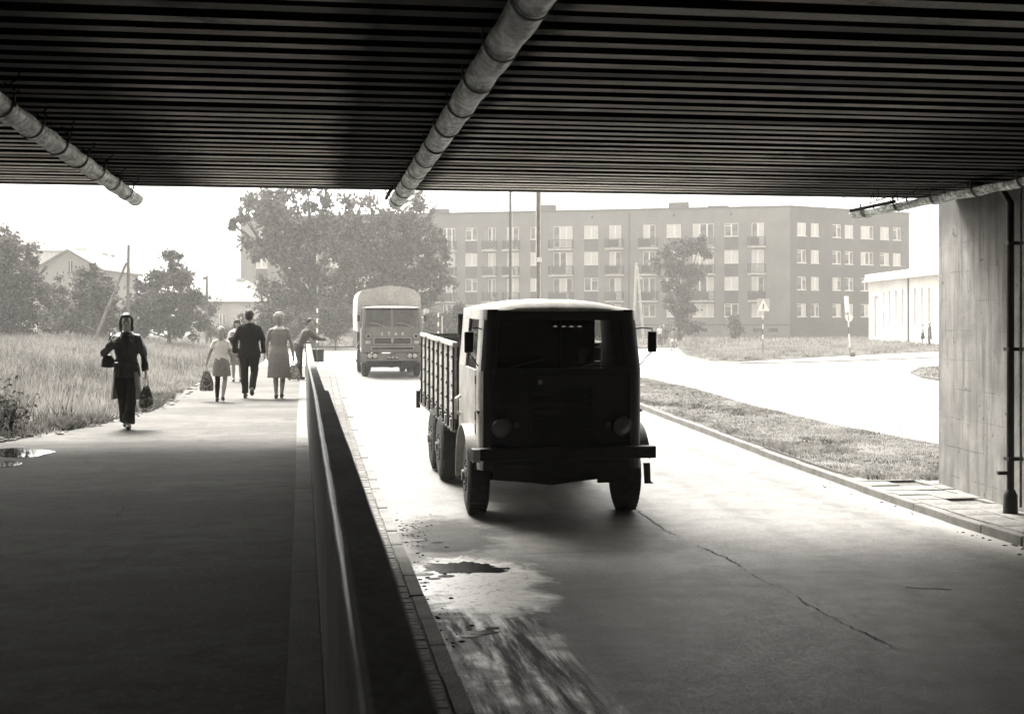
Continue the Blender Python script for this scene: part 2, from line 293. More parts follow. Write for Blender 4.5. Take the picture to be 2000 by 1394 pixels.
# ------------------------------------------------------------------ geometry helpers
class MB:
    def __init__(s): s.v = []; s.f = []
    def add(s, vs, fs):
        k = len(s.v); s.v += [tuple(p) for p in vs]; s.f += [tuple(i + k for i in q) for q in fs]; return s
    def hexa(s, p):   # 8 points: bottom 4 (ccw from above), top 4
        return s.add(p, [(3, 2, 1, 0), (4, 5, 6, 7), (0, 1, 5, 4), (1, 2, 6, 5), (2, 3, 7, 6), (3, 0, 4, 7)])
    def box(s, x0, x1, y0, y1, z0, z1, mtx=None):
        p = [(x0, y0, z0), (x1, y0, z0), (x1, y1, z0), (x0, y1, z0), (x0, y0, z1), (x1, y0, z1), (x1, y1, z1), (x0, y1, z1)]
        if mtx is not None: p = [mtx @ Vector(q) for q in p]
        return s.hexa(p)
    def loft(s, rings, cap=True, close=False):
        n = len(rings[0]); vs = [p for r in rings for p in r]; fs = []
        m = len(rings)
        for i in range(m if close else m - 1):
            j = (i + 1) % m
            for k in range(n):
                l = (k + 1) % n; fs.append((i * n + k, i * n + l, j * n + l, j * n + k))
        if cap and not close:
            fs.append(tuple(range(n - 1, -1, -1))); fs.append(tuple((m - 1) * n + k for k in range(n)))
        return s.add(vs, fs)
    def tube(s, pts, r, n=8, sq=1.0):
        pts = [Vector(p) for p in pts]; rs = r if isinstance(r, (list, tuple)) else [r] * len(pts)
        rings = []; up = None
        for i, p in enumerate(pts):
            d = (pts[min(i + 1, len(pts) - 1)] - pts[max(i - 1, 0)]).normalized()
            if up is None: up = Vector((0, 0, 1)) if abs(d.z) < .9 else Vector((1, 0, 0))
            a = d.cross(up).normalized(); b = a.cross(d).normalized(); up = b
            rings.append([p + (a * math.cos(t) + b * math.sin(t) * sq) * rs[i] for t in [2 * math.pi * k / n for k in range(n)]])
        return s.loft(rings)
    def cyl(s, c, ax, r, h, n=24, r2=None):
        c = Vector(c); ax = Vector(ax).normalized(); return s.tube([c - ax * h / 2, c + ax * h / 2], [r, r if r2 is None else r2], n)
    def ell(s, c, r, n=12, m=8):
        c = Vector(c); rings = []
        for i in range(m + 1):
            t = math.pi * (i + .0) / m; t = min(max(t, .06), math.pi - .06)
            rings.append([c + Vector((r[0] * math.sin(t) * math.cos(a), r[1] * math.sin(t) * math.sin(a), -r[2] * math.cos(t))) for a in [2 * math.pi * k / n for k in range(n)]])
        return s.loft(rings)
    def prism(s, poly, z0, z1, mtx=None):
        n = len(poly); p = [(x, y, z0) for x, y in poly] + [(x, y, z1) for x, y in poly]
        if mtx is not None: p = [mtx @ Vector(q) for q in p]
        return s.add(p, [tuple(range(n - 1, -1, -1)), tuple(range(n, 2 * n))] + [(i, (i + 1) % n, n + (i + 1) % n, n + i) for i in range(n)])
    def mesh(s, name, m=None, smooth=False, ang=35):
        me = bpy.data.meshes.new(name); me.from_pydata(s.v, [], s.f); me.update()
        if m is not None: me.materials.append(m)
        if smooth:
            me.polygons.foreach_set('use_smooth', [True] * len(me.polygons)); me.set_sharp_from_angle(angle=rad(ang))
        return me
    def build(s, name, m=None, parent=None, smooth=False, bevel=0, loc=None, rot=None, ang=35):
        me = s.mesh(name, m, smooth, ang); return link(name, me, parent, bevel, loc, rot)
def link(name, me, parent=None, bevel=0, loc=None, rot=None):
    o = bpy.data.objects.new(name, me); COL.objects.link(o)
    if parent is not None: o.parent = parent
    if loc is not None: o.location = loc
    if rot is not None: o.rotation_euler = rot
    if bevel:
        b = o.modifiers.new('bevel', 'BEVEL'); b.width = bevel; b.segments = 2; b.limit_method = 'ANGLE'
    return o
def tag(o, label, cat, group=None, kind=None):
    if label: o['label'] = label
    if cat: o['category'] = cat
    if group: o['group'] = group
    if kind: o['kind'] = kind
    return o
def thing(name, label, cat, loc=(0, 0, 0), rz=0, group=None, rx=0):
    o = bpy.data.objects.new(name, None); COL.objects.link(o); o.location = loc; o.rotation_euler = (rx, 0, rz)
    return tag(o, label, cat, group)
def struct(o): o['kind'] = 'structure'; return o
def npmesh(name, V, F, m, parent=None, smooth=False):
    V = np.asarray(V, dtype=np.float32); F = np.asarray(F, dtype=np.int32); k = F.shape[1]
    me = bpy.data.meshes.new(name); me.vertices.add(len(V)); me.vertices.foreach_set('co', V.ravel())
    me.loops.add(F.size); me.loops.foreach_set('vertex_index', F.ravel())
    me.polygons.add(len(F)); me.polygons.foreach_set('loop_start', np.arange(0, F.size, k, dtype=np.int32))
    me.update(calc_edges=True); me.materials.append(m)
    return link(name, me, parent)
def boxmesh(name, m, sx, sy, sz, bev=0):
    b = MB(); b.box(-sx / 2, sx / 2, -sy / 2, sy / 2, 0, sz); return b.mesh(name, m)

_tmp = bpy.data.scenes.new('workshop')
def evaluated_mesh(o):
    """mesh of o with its modifiers applied, worked out in a small scene of its own"""
    _tmp.collection.objects.link(o); vl = _tmp.view_layers[0]; vl.update(); dg = vl.depsgraph; dg.update()
    me = bpy.data.meshes.new_from_object(o.evaluated_get(dg)); bpy.data.objects.remove(o); return me

# ------------------------------------------------------------------ lie of the land
_ry = np.array([-60, 0, 12, 17, 19, 24, 30, 38, 50, 62, 75, 90, 100, 120, 150, 1000], float)
_rz = np.array([-1.28, -1.28, -1.28, -1.27, -1.25, -1.16, -1.0, -.80, -.58, -.52, -.50, -.38, -.25, -.22, -.2, -.2], float)
def zr(y): return np.interp(y, _ry, _rz)
def sm(a, b, x):
    t = np.clip((x - a) / (b - a), 0, 1); return t * t * (3 - 2 * t)
def zl(x, y):     # walkway side: level path, meadow rising away to the left, falling to the junction beyond the parapet
    mead = .45 * sm(25, 70, y) * sm(-3.5, -12, x)
    k = sm(37.5, 56, y) * sm(-16, -3, x)
    h = mead * (1 - k) + (zr(y) + .04) * k
    return h * (1 - sm(90, 130, y)) + (-.15) * sm(90, 130, y)
def ray(px): 
    t = (px - CX) / FPX; return math.sin(YAW) + math.cos(YAW) * t, math.cos(YAW) - math.sin(YAW) * t
def at(px, D): a, b = ray(px); return a * D, b * D
def zat(py, D): return CAMZ + (HZ - py) * D / FPX
def G(px, py, zf, dz=0.0):
    a, b = ray(px); D = 20.0
    for _ in range(60): D = .5 * D + .5 * FPX * (CAMZ - float(zf(a * D, b * D)) - dz) / (py - HZ)
    return a * D, b * D
ZR = lambda x, y: zr(y)
import bmesh as _bm
def fixn(o):
    b = _bm.new(); b.from_mesh(o.data); _bm.ops.recalc_face_normals(b, faces=b.faces); b.to_mesh(o.data); b.free(); return o

# ------------------------------------------------------------------ the setting: ground sheets, road, walkway
def sheet(name, xs, ys, zf, m, skirt=None):
    xs = np.asarray(xs, float); ys = np.asarray(ys, float); Xg, Yg = np.meshgrid(xs, ys)
    Z = zf(Xg, Yg) + np.zeros_like(Xg); V = np.stack([Xg.ravel(), Yg.ravel(), Z.ravel()], 1)
    n = len(xs); i = np.arange(len(ys) - 1)[:, None] * n + np.arange(n - 1)[None, :]; i = i.ravel()
    F = np.stack([i, i + 1, i + n + 1, i + n], 1)
    o = npmesh(name, V, F, m); o.data.polygons.foreach_set('use_smooth', [True] * len(F)); return struct(o)
ysf = np.concatenate([np.arange(-90, 10, 5), np.arange(10, 100, 1.0), np.arange(100, 150, 5), [170, 220, 300, 450]])
sheet('meadow_ground', np.concatenate([[-450, -250, -150, -100, -70], np.arange(-50, 0, 1.0), [-.35]]), ysf, lambda x, y: zl(x, y) - .012 - .06 * (y > 95), M['meadow'])
sheet('ground', np.array([-.35, 0, .5, 9, 30, 70, 150, 450]), ysf, lambda x, y: np.interp(y, _ry, _rz) - .03, M['farground'])
road = sheet('road', np.concatenate([np.arange(.1, 10, .5), np.arange(10, 71, 4)]), np.concatenate([[-90, -30, -10, 0], np.arange(5, 96, 1.0)]), lambda x, y: np.interp(y, _ry, _rz), M['road'])
sheet('side_road', np.arange(-2.6, .2, .9), np.arange(60, 93, 1.0), lambda x, y: zl(x, y) + .02, M['pale'])

struct(sheet('side_carriageway', np.concatenate([[9.12], np.arange(12, 72, 4)]), np.arange(20, 96, 1.0), lambda x, y: np.interp(y, _ry, _rz) + .005, M['pale']))
struct(sheet('junction', np.arange(.1, 10, 1.0), np.arange(57, 96, 1.0), lambda x, y: np.interp(y, _ry, _rz) + .006, M['pale']))
# walkway: left edge ragged against the meadow
ep = [G(px, py, zl) for px, py in ((100, 850), (180, 833), (290, 809), (320, 795), (395, 748), (440, 722), (480, 702), (520, 690))]
eY = np.array([-90, 15.2, 15.8] + [p[1] for p in ep] + [62.0]); eX = np.array([-11.5, -11.5, -4.8] + [p[0] for p in ep] + [-2.6])
PY = np.array([-6, 3.4, 11.3, 20, 37.2, 60.0]); PX = np.array([.08, .057, -.013, -.118, -.25, -.45])
rows = np.concatenate([[-90, -30, -10, 0], np.arange(3, 60.1, .25)]); V = []; F = []
for r, y in enumerate(rows):
    xl_ = np.interp(y, eY, eX) + (.10 * noise.noise(Vector((y * 1.7, 3, 0))) + .05 * noise.noise(Vector((y * 6, 9, 0))) if y > 15.5 else 0); xr_ = np.interp(y, PY, PX) + .015
    for k in range(9):
        x = xl_ + (xr_ - xl_) * k / 8; V.append((x, y, float(zl(x, y)) + .004 + .004 * (y > 37)))
    if r: F += [((r - 1) * 9 + k, (r - 1) * 9 + k + 1, r * 9 + k + 1, r * 9 + k) for k in range(8)]
walk = struct(npmesh('walkway', V, F, M['walk']))
slabw = MB(); slabw.box(-.15, 0, 0, 1.988, 0, .022); slab_me = slabw.mesh('edging_slab', M['slab'])
for i in range(18):
    y = 0.0 + 2 * i; x = np.interp(y, PY, PX) - .006; a = math.atan2(-(np.interp(y + 2, PY, PX) - np.interp(y, PY, PX)), 2)
    link('edging_slab', slab_me, walk, 0, (x, y, random.uniform(-.003, .003)), (0, random.uniform(-.006, .006), a))

# bare trodden soil and scattered stones along the meadow edge
V = []; F = []
ys = np.arange(16, 50, .4)
for r, y in enumerate(ys):
    x1 = np.interp(y, eY, eX) + .15; wd = .55 + .5 * noise.noise(Vector((y * .5, 1, 0))) + .2 * noise.noise(Vector((y * 2, 1, 5)))
    for k in range(4):
        x = x1 - (wd + .15) * k / 3; V.append((x, y, float(zl(x, y)) - .004))
    if r: F += [((r - 1) * 4 + k + 1, (r - 1) * 4 + k, r * 4 + k, r * 4 + k + 1) for k in range(3)]
struct(npmesh('soil_verge', V, F, M['soil']))
st = MB()
for i in range(220):
    y = 16 + 22 * random.random() ** 1.3; x = np.interp(y, eY, eX) - random.uniform(-.1, .5); r = random.uniform(.012, .05)
    st.ell((x, y, float(zl(x, y)) + r * .2), (r * 1.3, r, r * .6), 6, 4)
tag(st.build('path_side_stones', M['kerb']), 'pale loose stones scattered along the meadow edge of the walkway', 'stones', kind='stuff')

# road kerbs, setts, pavement, abutment side
def kx_l(y): return np.interp(y, [0, 9, 12, 20, 38], [1.14, 1.13, 1.115, 1.07, .96])
def kx_r(y): return np.interp(y, [0, 16, 24, 35, 46], [8.80, 8.82, 8.93, 9.03, 9.05])
verge = sheet('roadside_verge', [.12, .3, .62, .98], np.arange(-10, 58, 1.0), lambda x, y: np.interp(y, _ry, _rz) + .045, M['soil']); verge.name = 'roadside_verge'
kb = MB(); kb.box(0, .14, 0, .985, -.15, .065); kl_me = kb.mesh('kerb_stone', M['kerb'])
for i in range(50):
    y = 5 + i; o = link('kerb_stone', kl_me, verge, .008 if i < 25 else 0, (kx_l(y) - .15 + random.uniform(-.006, .006), y, float(zr(y)) + random.uniform(-.012, .008)), (math.atan(float(zr(y + 1) - zr(y))), 0, 0))
sb = MB()
for i in range(420):
    y = 9 + i * .1; z = float(zr(y)); 
    for x0, x1 in ((.56, .76), (.77, .965)):
        sb.box(x0 + random.uniform(-.01, .01), x1 + random.uniform(-.01, .003) + (kx_l(y) - 1.13), y + .004, y + .094, z - .02, z + .055 + random.uniform(-.004, .006))
s_o = sb.build('paving_setts', M['sett'], verge); s_o['kind'] = 'stuff'
kb = MB(); kb.box(0, .15, 0, .985, -.2, .125); kr_me = kb.mesh('kerb_stone', M['kerb'])

pave = sheet('pavement', [8.95, 9.4, 9.9, 10.6], np.concatenate([np.arange(-75, 12, 3), np.arange(12, 22, .5)]), lambda x, y: np.interp(y, _ry, _rz) + .085 + .0 * x, M['soil'])
fl = MB(); fl.box(0, .485, 0, .485, -.02, .035); fl_me = fl.mesh('paving_flag', M['slab'])
for i in range(17):
    for j in range(3):
        if random.random() < .1: continue
        y = 12.3 + i * .5; x = 9.0 + j * .5
        if y > 20.3: continue
        link('paving_flag', fl_me, pave, 0, (x, y, float(zr(y)) + .085 + random.uniform(-.006, .006)), (random.uniform(-.01, .01), random.uniform(-.01, .01), random.uniform(-.01, .01)))
for i in range(38):
    y = 10 + i; link('kerb_stone', kr_me, pave, .012 if i < 22 else 0, (kx_r(y) + random.uniform(-.008, .008), y, float(zr(y)) + random.uniform(-.012, .006)), (math.atan(float(zr(y + 1) - zr(y))), 0, random.uniform(-.006, .006)))

# grass islands
def island(name, pts, h, m, step=1.0):
    from mathutils.geometry import tessellate_polygon
    dense = []
    for i in range(len(pts)):
        a, b = Vector(pts[i]), Vector(pts[(i + 1) % len(pts)]); n = max(1, int((b - a).length / step))
        dense += [a + (b - a) * k / n for k in range(n)]
    tris = tessellate_polygon([[Vector((p.x, p.y, 0)) for p in dense]])
    n = len(dense); V = [(p.x, p.y, float(zr(p.y)) + h) for p in dense] + [(p.x, p.y, float(zr(p.y)) - .1) for p in dense]
    me = bpy.data.meshes.new(name)
    me.from_pydata(V, [], [tuple(t) for t in tris] + [(i, (i + 1) % n, n + (i + 1) % n, n + i) for i in range(n)]); me.update()
    import bmesh as bmx
    bb = bmx.new(); bb.from_mesh(me); bmx.ops.recalc_face_normals(bb, faces=bb.faces)
    e = [x for x in bb.edges if x.calc_length() > 2.5]
    bb.to_mesh(me); bb.free(); me.materials.append(m); return struct(link(name, me))
def gz(pts, dz=.12): return [G(px, py, ZR, dz) for px, py in pts]
med = [(9.2, 20.4), (9.2, 30), (9.25, 46), (9.6, 52), (10.6, 53.5)] + gz([(1262, 737), (1350, 757), (1480, 793), (1640, 830), (1835, 866)]) + [(17.5, 20.2), (14, 20.2)]
med_o = island('median_lawn', med, .11, M['lawn'])
isl = gz([(1322, 676), (1340, 692), (1385, 701), (1445, 704), (1550, 698), (1640, 693), (1790, 686), (1900, 682)]) 
isl = isl + [(60, 95), (14, 95), (17.5, 88)]
isl_o = island('far_lawn_island', isl, .10, M['lawn'], 2.0)
ped = gz([(1322, 678), (1340, 695), (1385, 704), (1445, 708.5), (1550, 707), (1655, 704), (1820, 698), (1920, 694)], .05)
ped_o = island('far_pavement', ped + [(62, 88), (40, 84)], .06, M['slab'], 2.0)
i2 = gz([(1778, 724), (1800, 733), (1850, 741), (1960, 752), (1960, 716), (1850, 712), (1800, 716)])
isl2_o = island('small_lawn_island', i2, .10, M['lawn'], 2.0)
blg = island('building_forecourt_lawn', [(-40, 97), (75, 97), (75, 165), (-40, 165)], .07, M['lawn'], 6.0)

# crack running across the asphalt
def G0(px, py): return G(px, py, ZR)
cp = [G0(*p) for p in ((1235, 990), (1262, 1010), (1300, 1036), (1345, 1058), (1420, 1090), (1500, 1140), (1530, 1150), (1560, 1168), (1620, 1202), (1700, 1242), (1760, 1272), (1790, 1281), (1880, 1280), (2000, 1281), (2150, 1283))]
def strip(name, pts, wd, dz, m, parent, nseg=14):
    V = []; F = []; c = 0
    for i in range(len(pts) - 1):
        a, b = Vector(pts[i]), Vector(pts[i + 1]); d = (b - a).normalized(); s_ = Vector((-d.y, d.x))
        for k in range(nseg + (i == len(pts) - 2)):
            p = a + (b - a) * k / nseg; j = .035 * noise.noise(Vector((p.x * 5, p.y * 5, 2))) + .035 * noise.noise(Vector((p.x * 14, p.y * 14, 2)))
            ww = wd * max(.0, .55 + 1.7 * noise.noise(Vector((p.x * 1.6, p.y * 1.6, 8))) + 1.0 * noise.noise(Vector((p.x * 9, p.y * 9, 3))))
            for sg in (-1, 1):
                q = p + s_ * (j + sg * ww / 2); V.append((q.x, q.y, float(zr(q.y)) + dz))
            if c: F.append((2 * c - 2, 2 * c - 1, 2 * c + 1, 2 * c))
            c += 1
    return npmesh(name, V, F, m, parent)
strip('crack', cp, .020, .004, M['crack'], road, 34)
strip('crack', [G0(*p) for p in ((1575, 1085), (1630, 1086))], .02, .004, M['crack'], road, 34)
strip('crack', [G0(*p) for p in ((1768, 1146), (1858, 1152))], .03, .004, M['crack'], road, 34)

def wstrip(pts, wd):
    global zr
    keep = zr; zr = lambda y: .006; o = strip('crack', pts, wd, .0, M['crack'], walk, 10); zr = keep; return o
wstrip([(-3.2, 15.4), (-2.5, 15.0), (-1.9, 15.1), (-1.2, 14.7), (-.5, 14.8)], .012)
wstrip([(-2.4, 11.6), (-1.6, 11.2), (-.9, 11.3), (-.2, 11.0)], .012); wstrip([(-1.9, 8.9), (-1.5, 10.0), (-1.6, 11.2)], .010); wstrip([(-2.6, 21.5), (-1.7, 21.2), (-.4, 21.4)], .012)
# puddle by the left kerb
pv = []
pc = (1.68, 14.65)
for k in range(120):
    a = 2 * math.pi * k / 120; r = 1 + .30 * noise.noise(Vector((math.cos(a) * 1.3, math.sin(a) * 1.3, 4))) + .30 * noise.noise(Vector((math.cos(a) * 4, math.sin(a) * 4, 4))) + .22 * noise.noise(Vector((math.cos(a) * 13, math.sin(a) * 13, 4)))
    pv.append((pc[0] + .42 * r * math.cos(a) , pc[1] + .34 * r * math.sin(a) - .12 * math.cos(a)))
pd = MB(); z = float(zr(14.6)) + .005; pd.add([(x, y, z) for x, y in pv], [tuple(range(120))])
for (qx, qy, qr) in ((1.22, 14.35, .07), (1.3, 14.1, .05), (1.45, 14.22, .06), (1.18, 13.9, .035), (2.15, 14.55, .05), (1.5, 11.6, .09), (1.38, 11.5, .06), (1.62, 11.75, .05), (1.3, 16.2, .05), (1.34, 16.6, .07), (1.55, 16.4, .05)):
    pd.add([(qx + qr * (1.6 + .8 * noise.noise(Vector((k, qx * 9, 1)))) * math.cos(k * math.pi / 10), qy + qr * (1 + .7 * noise.noise(Vector((k * .8, qy * 9, 3)))) * math.sin(k * math.pi / 10), float(zr(qy)) + .005) for k in range(20)], [tuple(range(20))])
struct(pd.build('puddle', M['puddle']))
for (px0, py0, px1, py1) in ((-40, 877, 104, 894), (-40, 902, 46, 913)):
    V = []
    for k in range(40):
        a = 2 * math.pi * k / 40; e = 1 + .18 * noise.noise(Vector((math.cos(a) * 1.5, math.sin(a) * 1.5, px1))); qx = (px0 + px1) / 2 + (px1 - px0) / 2 * e * math.cos(a) * (1 if math.sin(a) < 0 else .9); qy = (py0 + py1) / 2 + (py1 - py0) / 2 * e * math.sin(a)
        x, y = G(qx, qy, zl); V.append((x, y, .011))
    q = MB(); q.add(V, [tuple(range(40))]); struct(fixn(q.build('puddle', M['water'])))
mb = MB()
for i in range(170):
    t = random.random(); u = random.random()
    if t < .4: x, y, r = random.gauss(1.32, .2), random.gauss(17.2, .8), random.uniform(.004, .018)
    elif t < .75: x, y, r = kx_l(14) + abs(random.gauss(0, .18)), random.uniform(11, 19), random.uniform(.005, .02)
    else: x, y, r = 8.78 - abs(random.gauss(0, .18)), random.uniform(13, 21), random.uniform(.006, .025)
    if x < 1.14: x = 1.16
    mb.ell((x, y, float(zr(y)) + r * .2), (r * random.uniform(.7, 1.8), r * random.uniform(.7, 1.5), r * .5), 6, 4)
tag(mb.build('kerbside_debris', M['mud']), 'dark clods and grit lying in the gutter along both kerbs', 'debris', kind='stuff')

# ------------------------------------------------------------------ parapet wall between walkway and road
wall = thing('parapet_wall', 'low black concrete parapet wall running between the walkway and the sunken road', 'parapet', (0, 0, 0))
def wallseg(y0, y1, xo0, wd0, wd1):
    mbw = MB(); rings = []
    for y in np.linspace(y0, y1, max(2, int((y1 - y0) / .5))):
        x = float(np.interp(y, PY, PX)); wd = wd0 + (wd1 - wd0) * (y - y0) / (y1 - y0); zt = .95 + .004 * noise.noise(Vector((y * 2, 0, 0)))
        jx = .004 * noise.noise(Vector((y * 3, 5, 0)))
        rings.append([(x, y, -.25), (x, y, zt - .03), (x + .03, y, zt), (x + wd - .006 + jx, y, zt), (x + wd + jx, y, zt - .008), (x + wd + .01, y, float(zr(y)) - .2), (x + .02, y, float(zr(y)) - .2)])
    mbw.loft([r[::-1] for r in rings]); return mbw
wallseg(-6, 11.45, 0, .13, .135).build('wall_section', M['parapet'], wall)
wallseg(11.47, 24.0, 0, .105, .12).build('wall_section', M['parapet'], wall)
wallseg(24.02, 37.2, 0, .12, .14).build('wall_section', M['parapet'], wall)
y = -2.0
while y < 36.9:
    L = 1.9 + .3 * random.random() if y < 30 else 37.15 - y; pts = []; L = min(L, 37.15 - y)
    for q in np.linspace(y, y + L - .01, 12): pts.append((float(np.interp(q, PY, PX)) + .015, q, .95 - .012 + .003 * noise.noise(Vector((q * 4, 1, 0)))))
    tb = MB(); tb.tube(pts, [float(np.interp(p[1], [2.3, 3.3, 6, 12], [.001, .008, .012, .014])) * (1 + .3 * noise.noise(Vector((p[1] * 2.3, 7, 0)))) for p in pts], 10); tb.build('worn_edge', M['arris'], wall, True); y += L  # edge thinned near the camera in place of fading into the dark
tb = MB(); tb.box(-.27, -.1, 37.2, 37.32, -.7, 1.0); tb.build('end_post', M['parapet'], wall, bevel=.01)

# ------------------------------------------------------------------ the bridge
bridge = thing('road_bridge', 'dark ribbed concrete bridge deck spanning over the road and the walkway', 'bridge', (0, 0, 0))
ZS = 3.55; DE = 19.15
y = DE - .22; nb = 0
while y > 5.6:
    wd = random.uniform(.145, .18); b = MB(); dz = random.uniform(-.006, .008)
    n = 26; x0, x1 = -12.0, 10.9
    rings = []
    for k in range(n + 1):
        x = x0 + (x1 - x0) * k / n; e = .006 * noise.noise(Vector((x * 1.5, y * 3, 0))); f_ = .006 * noise.noise(Vector((x * 1.5, y * 3, 9)))
        rings.append([(x, y + e, ZS + dz), (x, y + wd + f_, ZS + dz), (x, y + wd, ZS + .33), (x, y, ZS + .33)])
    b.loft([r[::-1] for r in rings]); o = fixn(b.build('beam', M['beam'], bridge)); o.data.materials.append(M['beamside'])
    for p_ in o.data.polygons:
        if p_.normal.z > -.7: p_.material_index = 1  # faces turned from the light blackened, shade put into their colour
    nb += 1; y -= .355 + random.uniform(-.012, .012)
dk = MB(); dk.box(-12, 10.9, -75, DE, ZS + .30, ZS + 1.2)  # deck lengthened unseen behind the camera to darken the underpass
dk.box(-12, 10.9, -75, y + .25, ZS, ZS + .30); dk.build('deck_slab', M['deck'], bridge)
fa = MB(); fa.box(-12.2, 11.4, DE, DE + .16, ZS - .01, ZS + 1.5); fa.build('fascia', M['fascia'], bridge)
for x, wd in ():
    g = MB(); g.box(x - wd, x + wd, 5.5, DE, ZS - .025, ZS - .008); g.box(x - .02, x + .02, 5.5, DE + .6, ZS - .09, ZS - .025); g.build('joint_plate', M['steel'], bridge)
ab = MB()
prof = [(-75, 9.75), (13, 9.8), (17.4, 10.04), (19.97, 10.26), (20.05, 10.34), (20.05, 15.5)]
pr = [(x, yy) for yy, x in prof] + [(15.5, -75)]
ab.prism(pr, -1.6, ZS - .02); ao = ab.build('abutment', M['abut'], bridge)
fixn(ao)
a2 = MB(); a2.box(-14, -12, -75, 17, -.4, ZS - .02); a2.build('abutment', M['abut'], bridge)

# drainage troughs slung under the deck joints
def gutter(X, y0, y1, label, r=.125, zc=3.47):
    t = thing('drain_gutter', label, 'gutter', (X, y1, zc), 0, 'drainage gutters slung under the bridge deck')
    y = y0; k = 0
    while y < y1 - .1:
        L = min(1.22 + random.uniform(-.03, .03), y1 - y); sg = 16
        rings = []
        for q in range(7):
            yy = y + (L - .012) * q / 6; rr = r * (1 + .02 * math.sin(q)) ; sag = .008 * math.sin(q * 1.3 + k)
            ring = []
            for a in np.linspace(math.pi * 1.0, math.pi * 2.0, sg): ring.append((rr * math.cos(a), yy - y1, rr * 1.05 * math.sin(a) + sag))
            for a in np.linspace(math.pi * 2.0, math.pi * 1.0, sg): ring.append(((rr - .008) * math.cos(a), yy - y1, (rr - .008) * 1.05 * math.sin(a) + sag))
            rings.append(ring)
        b = MB(); b.loft(rings); o = fixn(b.build('gutter_section', M['gutter'], t, True, ang=50))
        rings = []
        for a in np.linspace(math.pi * 1.0, math.pi * 2.0, 18):
            c, s_ = math.cos(a), math.sin(a) * 1.05; R1, R2 = r + .006, r + .013
            rings.append([(R1 * c, y - y1 - .02, R1 * s_), (R1 * c, y - y1 + .022, R1 * s_), (R2 * c, y - y1 + .022, R2 * s_), (R2 * c, y - y1 - .022, R2 * s_)])
        b = MB(); b.loft(rings)
        for sx in (-1, 1): b.box(sx * (r + .015) - .006, sx * (r + .015) + .006, y - y1 - .02, y - y1 + .02, 0, ZS - zc + .0)
        fixn(b.build('strap', M['strap'], t)); y += L; k += 1
    b = MB(); b.box(-r - .06, -r - .03, -1.9, -.2, .0, .05); b.build('hanger_rail', M['steel'], t)
    return t
gutter(1.27, 6.2, 20.35, 'central light metal drain gutter hanging above the kerb line')
gutter(-2.72, 8.0, 20.3, 'left light metal drain gutter hanging above the walkway')
gutter(9.22, 12.0, 21.0, 'right light metal drain gutter ending beside the concrete abutment', .10, 3.44)
# loose wires dangling beside the drains
def wire(pts, label, grp='loose wires dangling under the deck'):
    b = MB(); b.tube(pts, .007, 5); o = b.build('dangling_wire', M['steel']); return tag(o, label, 'wire', grp)
for i in range(12):
    yy = 9.9 + i * .8; x = -2.42 + .1 * math.sin(i * 2.1)
    pts = [(x, yy, ZS - .01)] + [(x + .03 * math.sin(k * 2 + i) - .03 * k, yy + .05 * k, ZS - .035 * k - .02 * abs(math.sin(i + k))) for k in range(1, 4)] + [(x - .16, yy + .18, ZS - .05)]
    wire(pts, 'thin black wire dangling from the deck right beside the left gutter')
for i, (dx, yy) in enumerate(((-.75, 18.6), (-.62, 18.9), (-1.0, 19.0), (-.85, 18.2), (-.5, 18.3), (-.4, 17.8), (-.3, 18.7))):
    x = 9.22 + dx; pts = [(x, yy, ZS)] + [(x + .05 * math.sin(k + i * 2), yy + .04 * k, ZS - .05 * k) for k in range(1, 4)] + [(x + .3, yy + .2, ZS - .08)]
    wire(pts, 'thin black wire dangling from the deck near the end of the right gutter')
# downpipe on the abutment
dp = thing('downpipe', 'black iron downpipe standing on the pavement against the concrete abutment', 'downpipe', (9.74, 16.85, float(zr(16.9)) + .12))
b = MB(); b.tube([(0, 0, .3), (0, 0, 4.4), (-.1, .1, 4.65), (-.5, .3, 4.70)], .052, 12); b.build('pipe', M['downpipe'], dp, True)
b = MB(); b.tube([(0, 0, 0), (0, 0, .05), (0, 0, .26), (0, 0, .34)], [.105, .10, .095, .06], 12); b.build('base_shoe', M['downpipe'], dp, True)
for z in (.75, 2.3, 3.8):
    b = MB(); b.box(-.07, .16, -.07, .07, z, z + .05); b.build('bracket', M['downpipe'], dp)
b = MB(); b.box(-.19, -.04, -.03, .03, .55, .60); b.build('bracket', M['downpipe'], dp)
b = MB(); b.tube([(.1, -.10, .1), (.1, -.10, 4.6)], .018, 8); b.build('conduit', M['rim'], dp, True)

# ------------------------------------------------------------------ haze
hb = MB(); hb.box(-470, 470, -95, 460, -3.0, 19.5); hz = hb.build('haze'); hz['kind'] = 'stuff'
hm = bpy.data.materials.new('haze_air'); hm.use_nodes = True; t = hm.node_tree; t.nodes.clear()
o_ = t.nodes.new('ShaderNodeOutputMaterial'); pvn = t.nodes.new('ShaderNodeVolumePrincipled'); pvn.inputs['Density'].default_value = .0010
pvn.inputs['Color'].default_value = (1.0, .985, .95, 1); pvn.inputs['Anisotropy'].default_value = .25
t.links.new(pvn.outputs[0], o_.inputs['Volume']); hz.data.materials.append(hm)

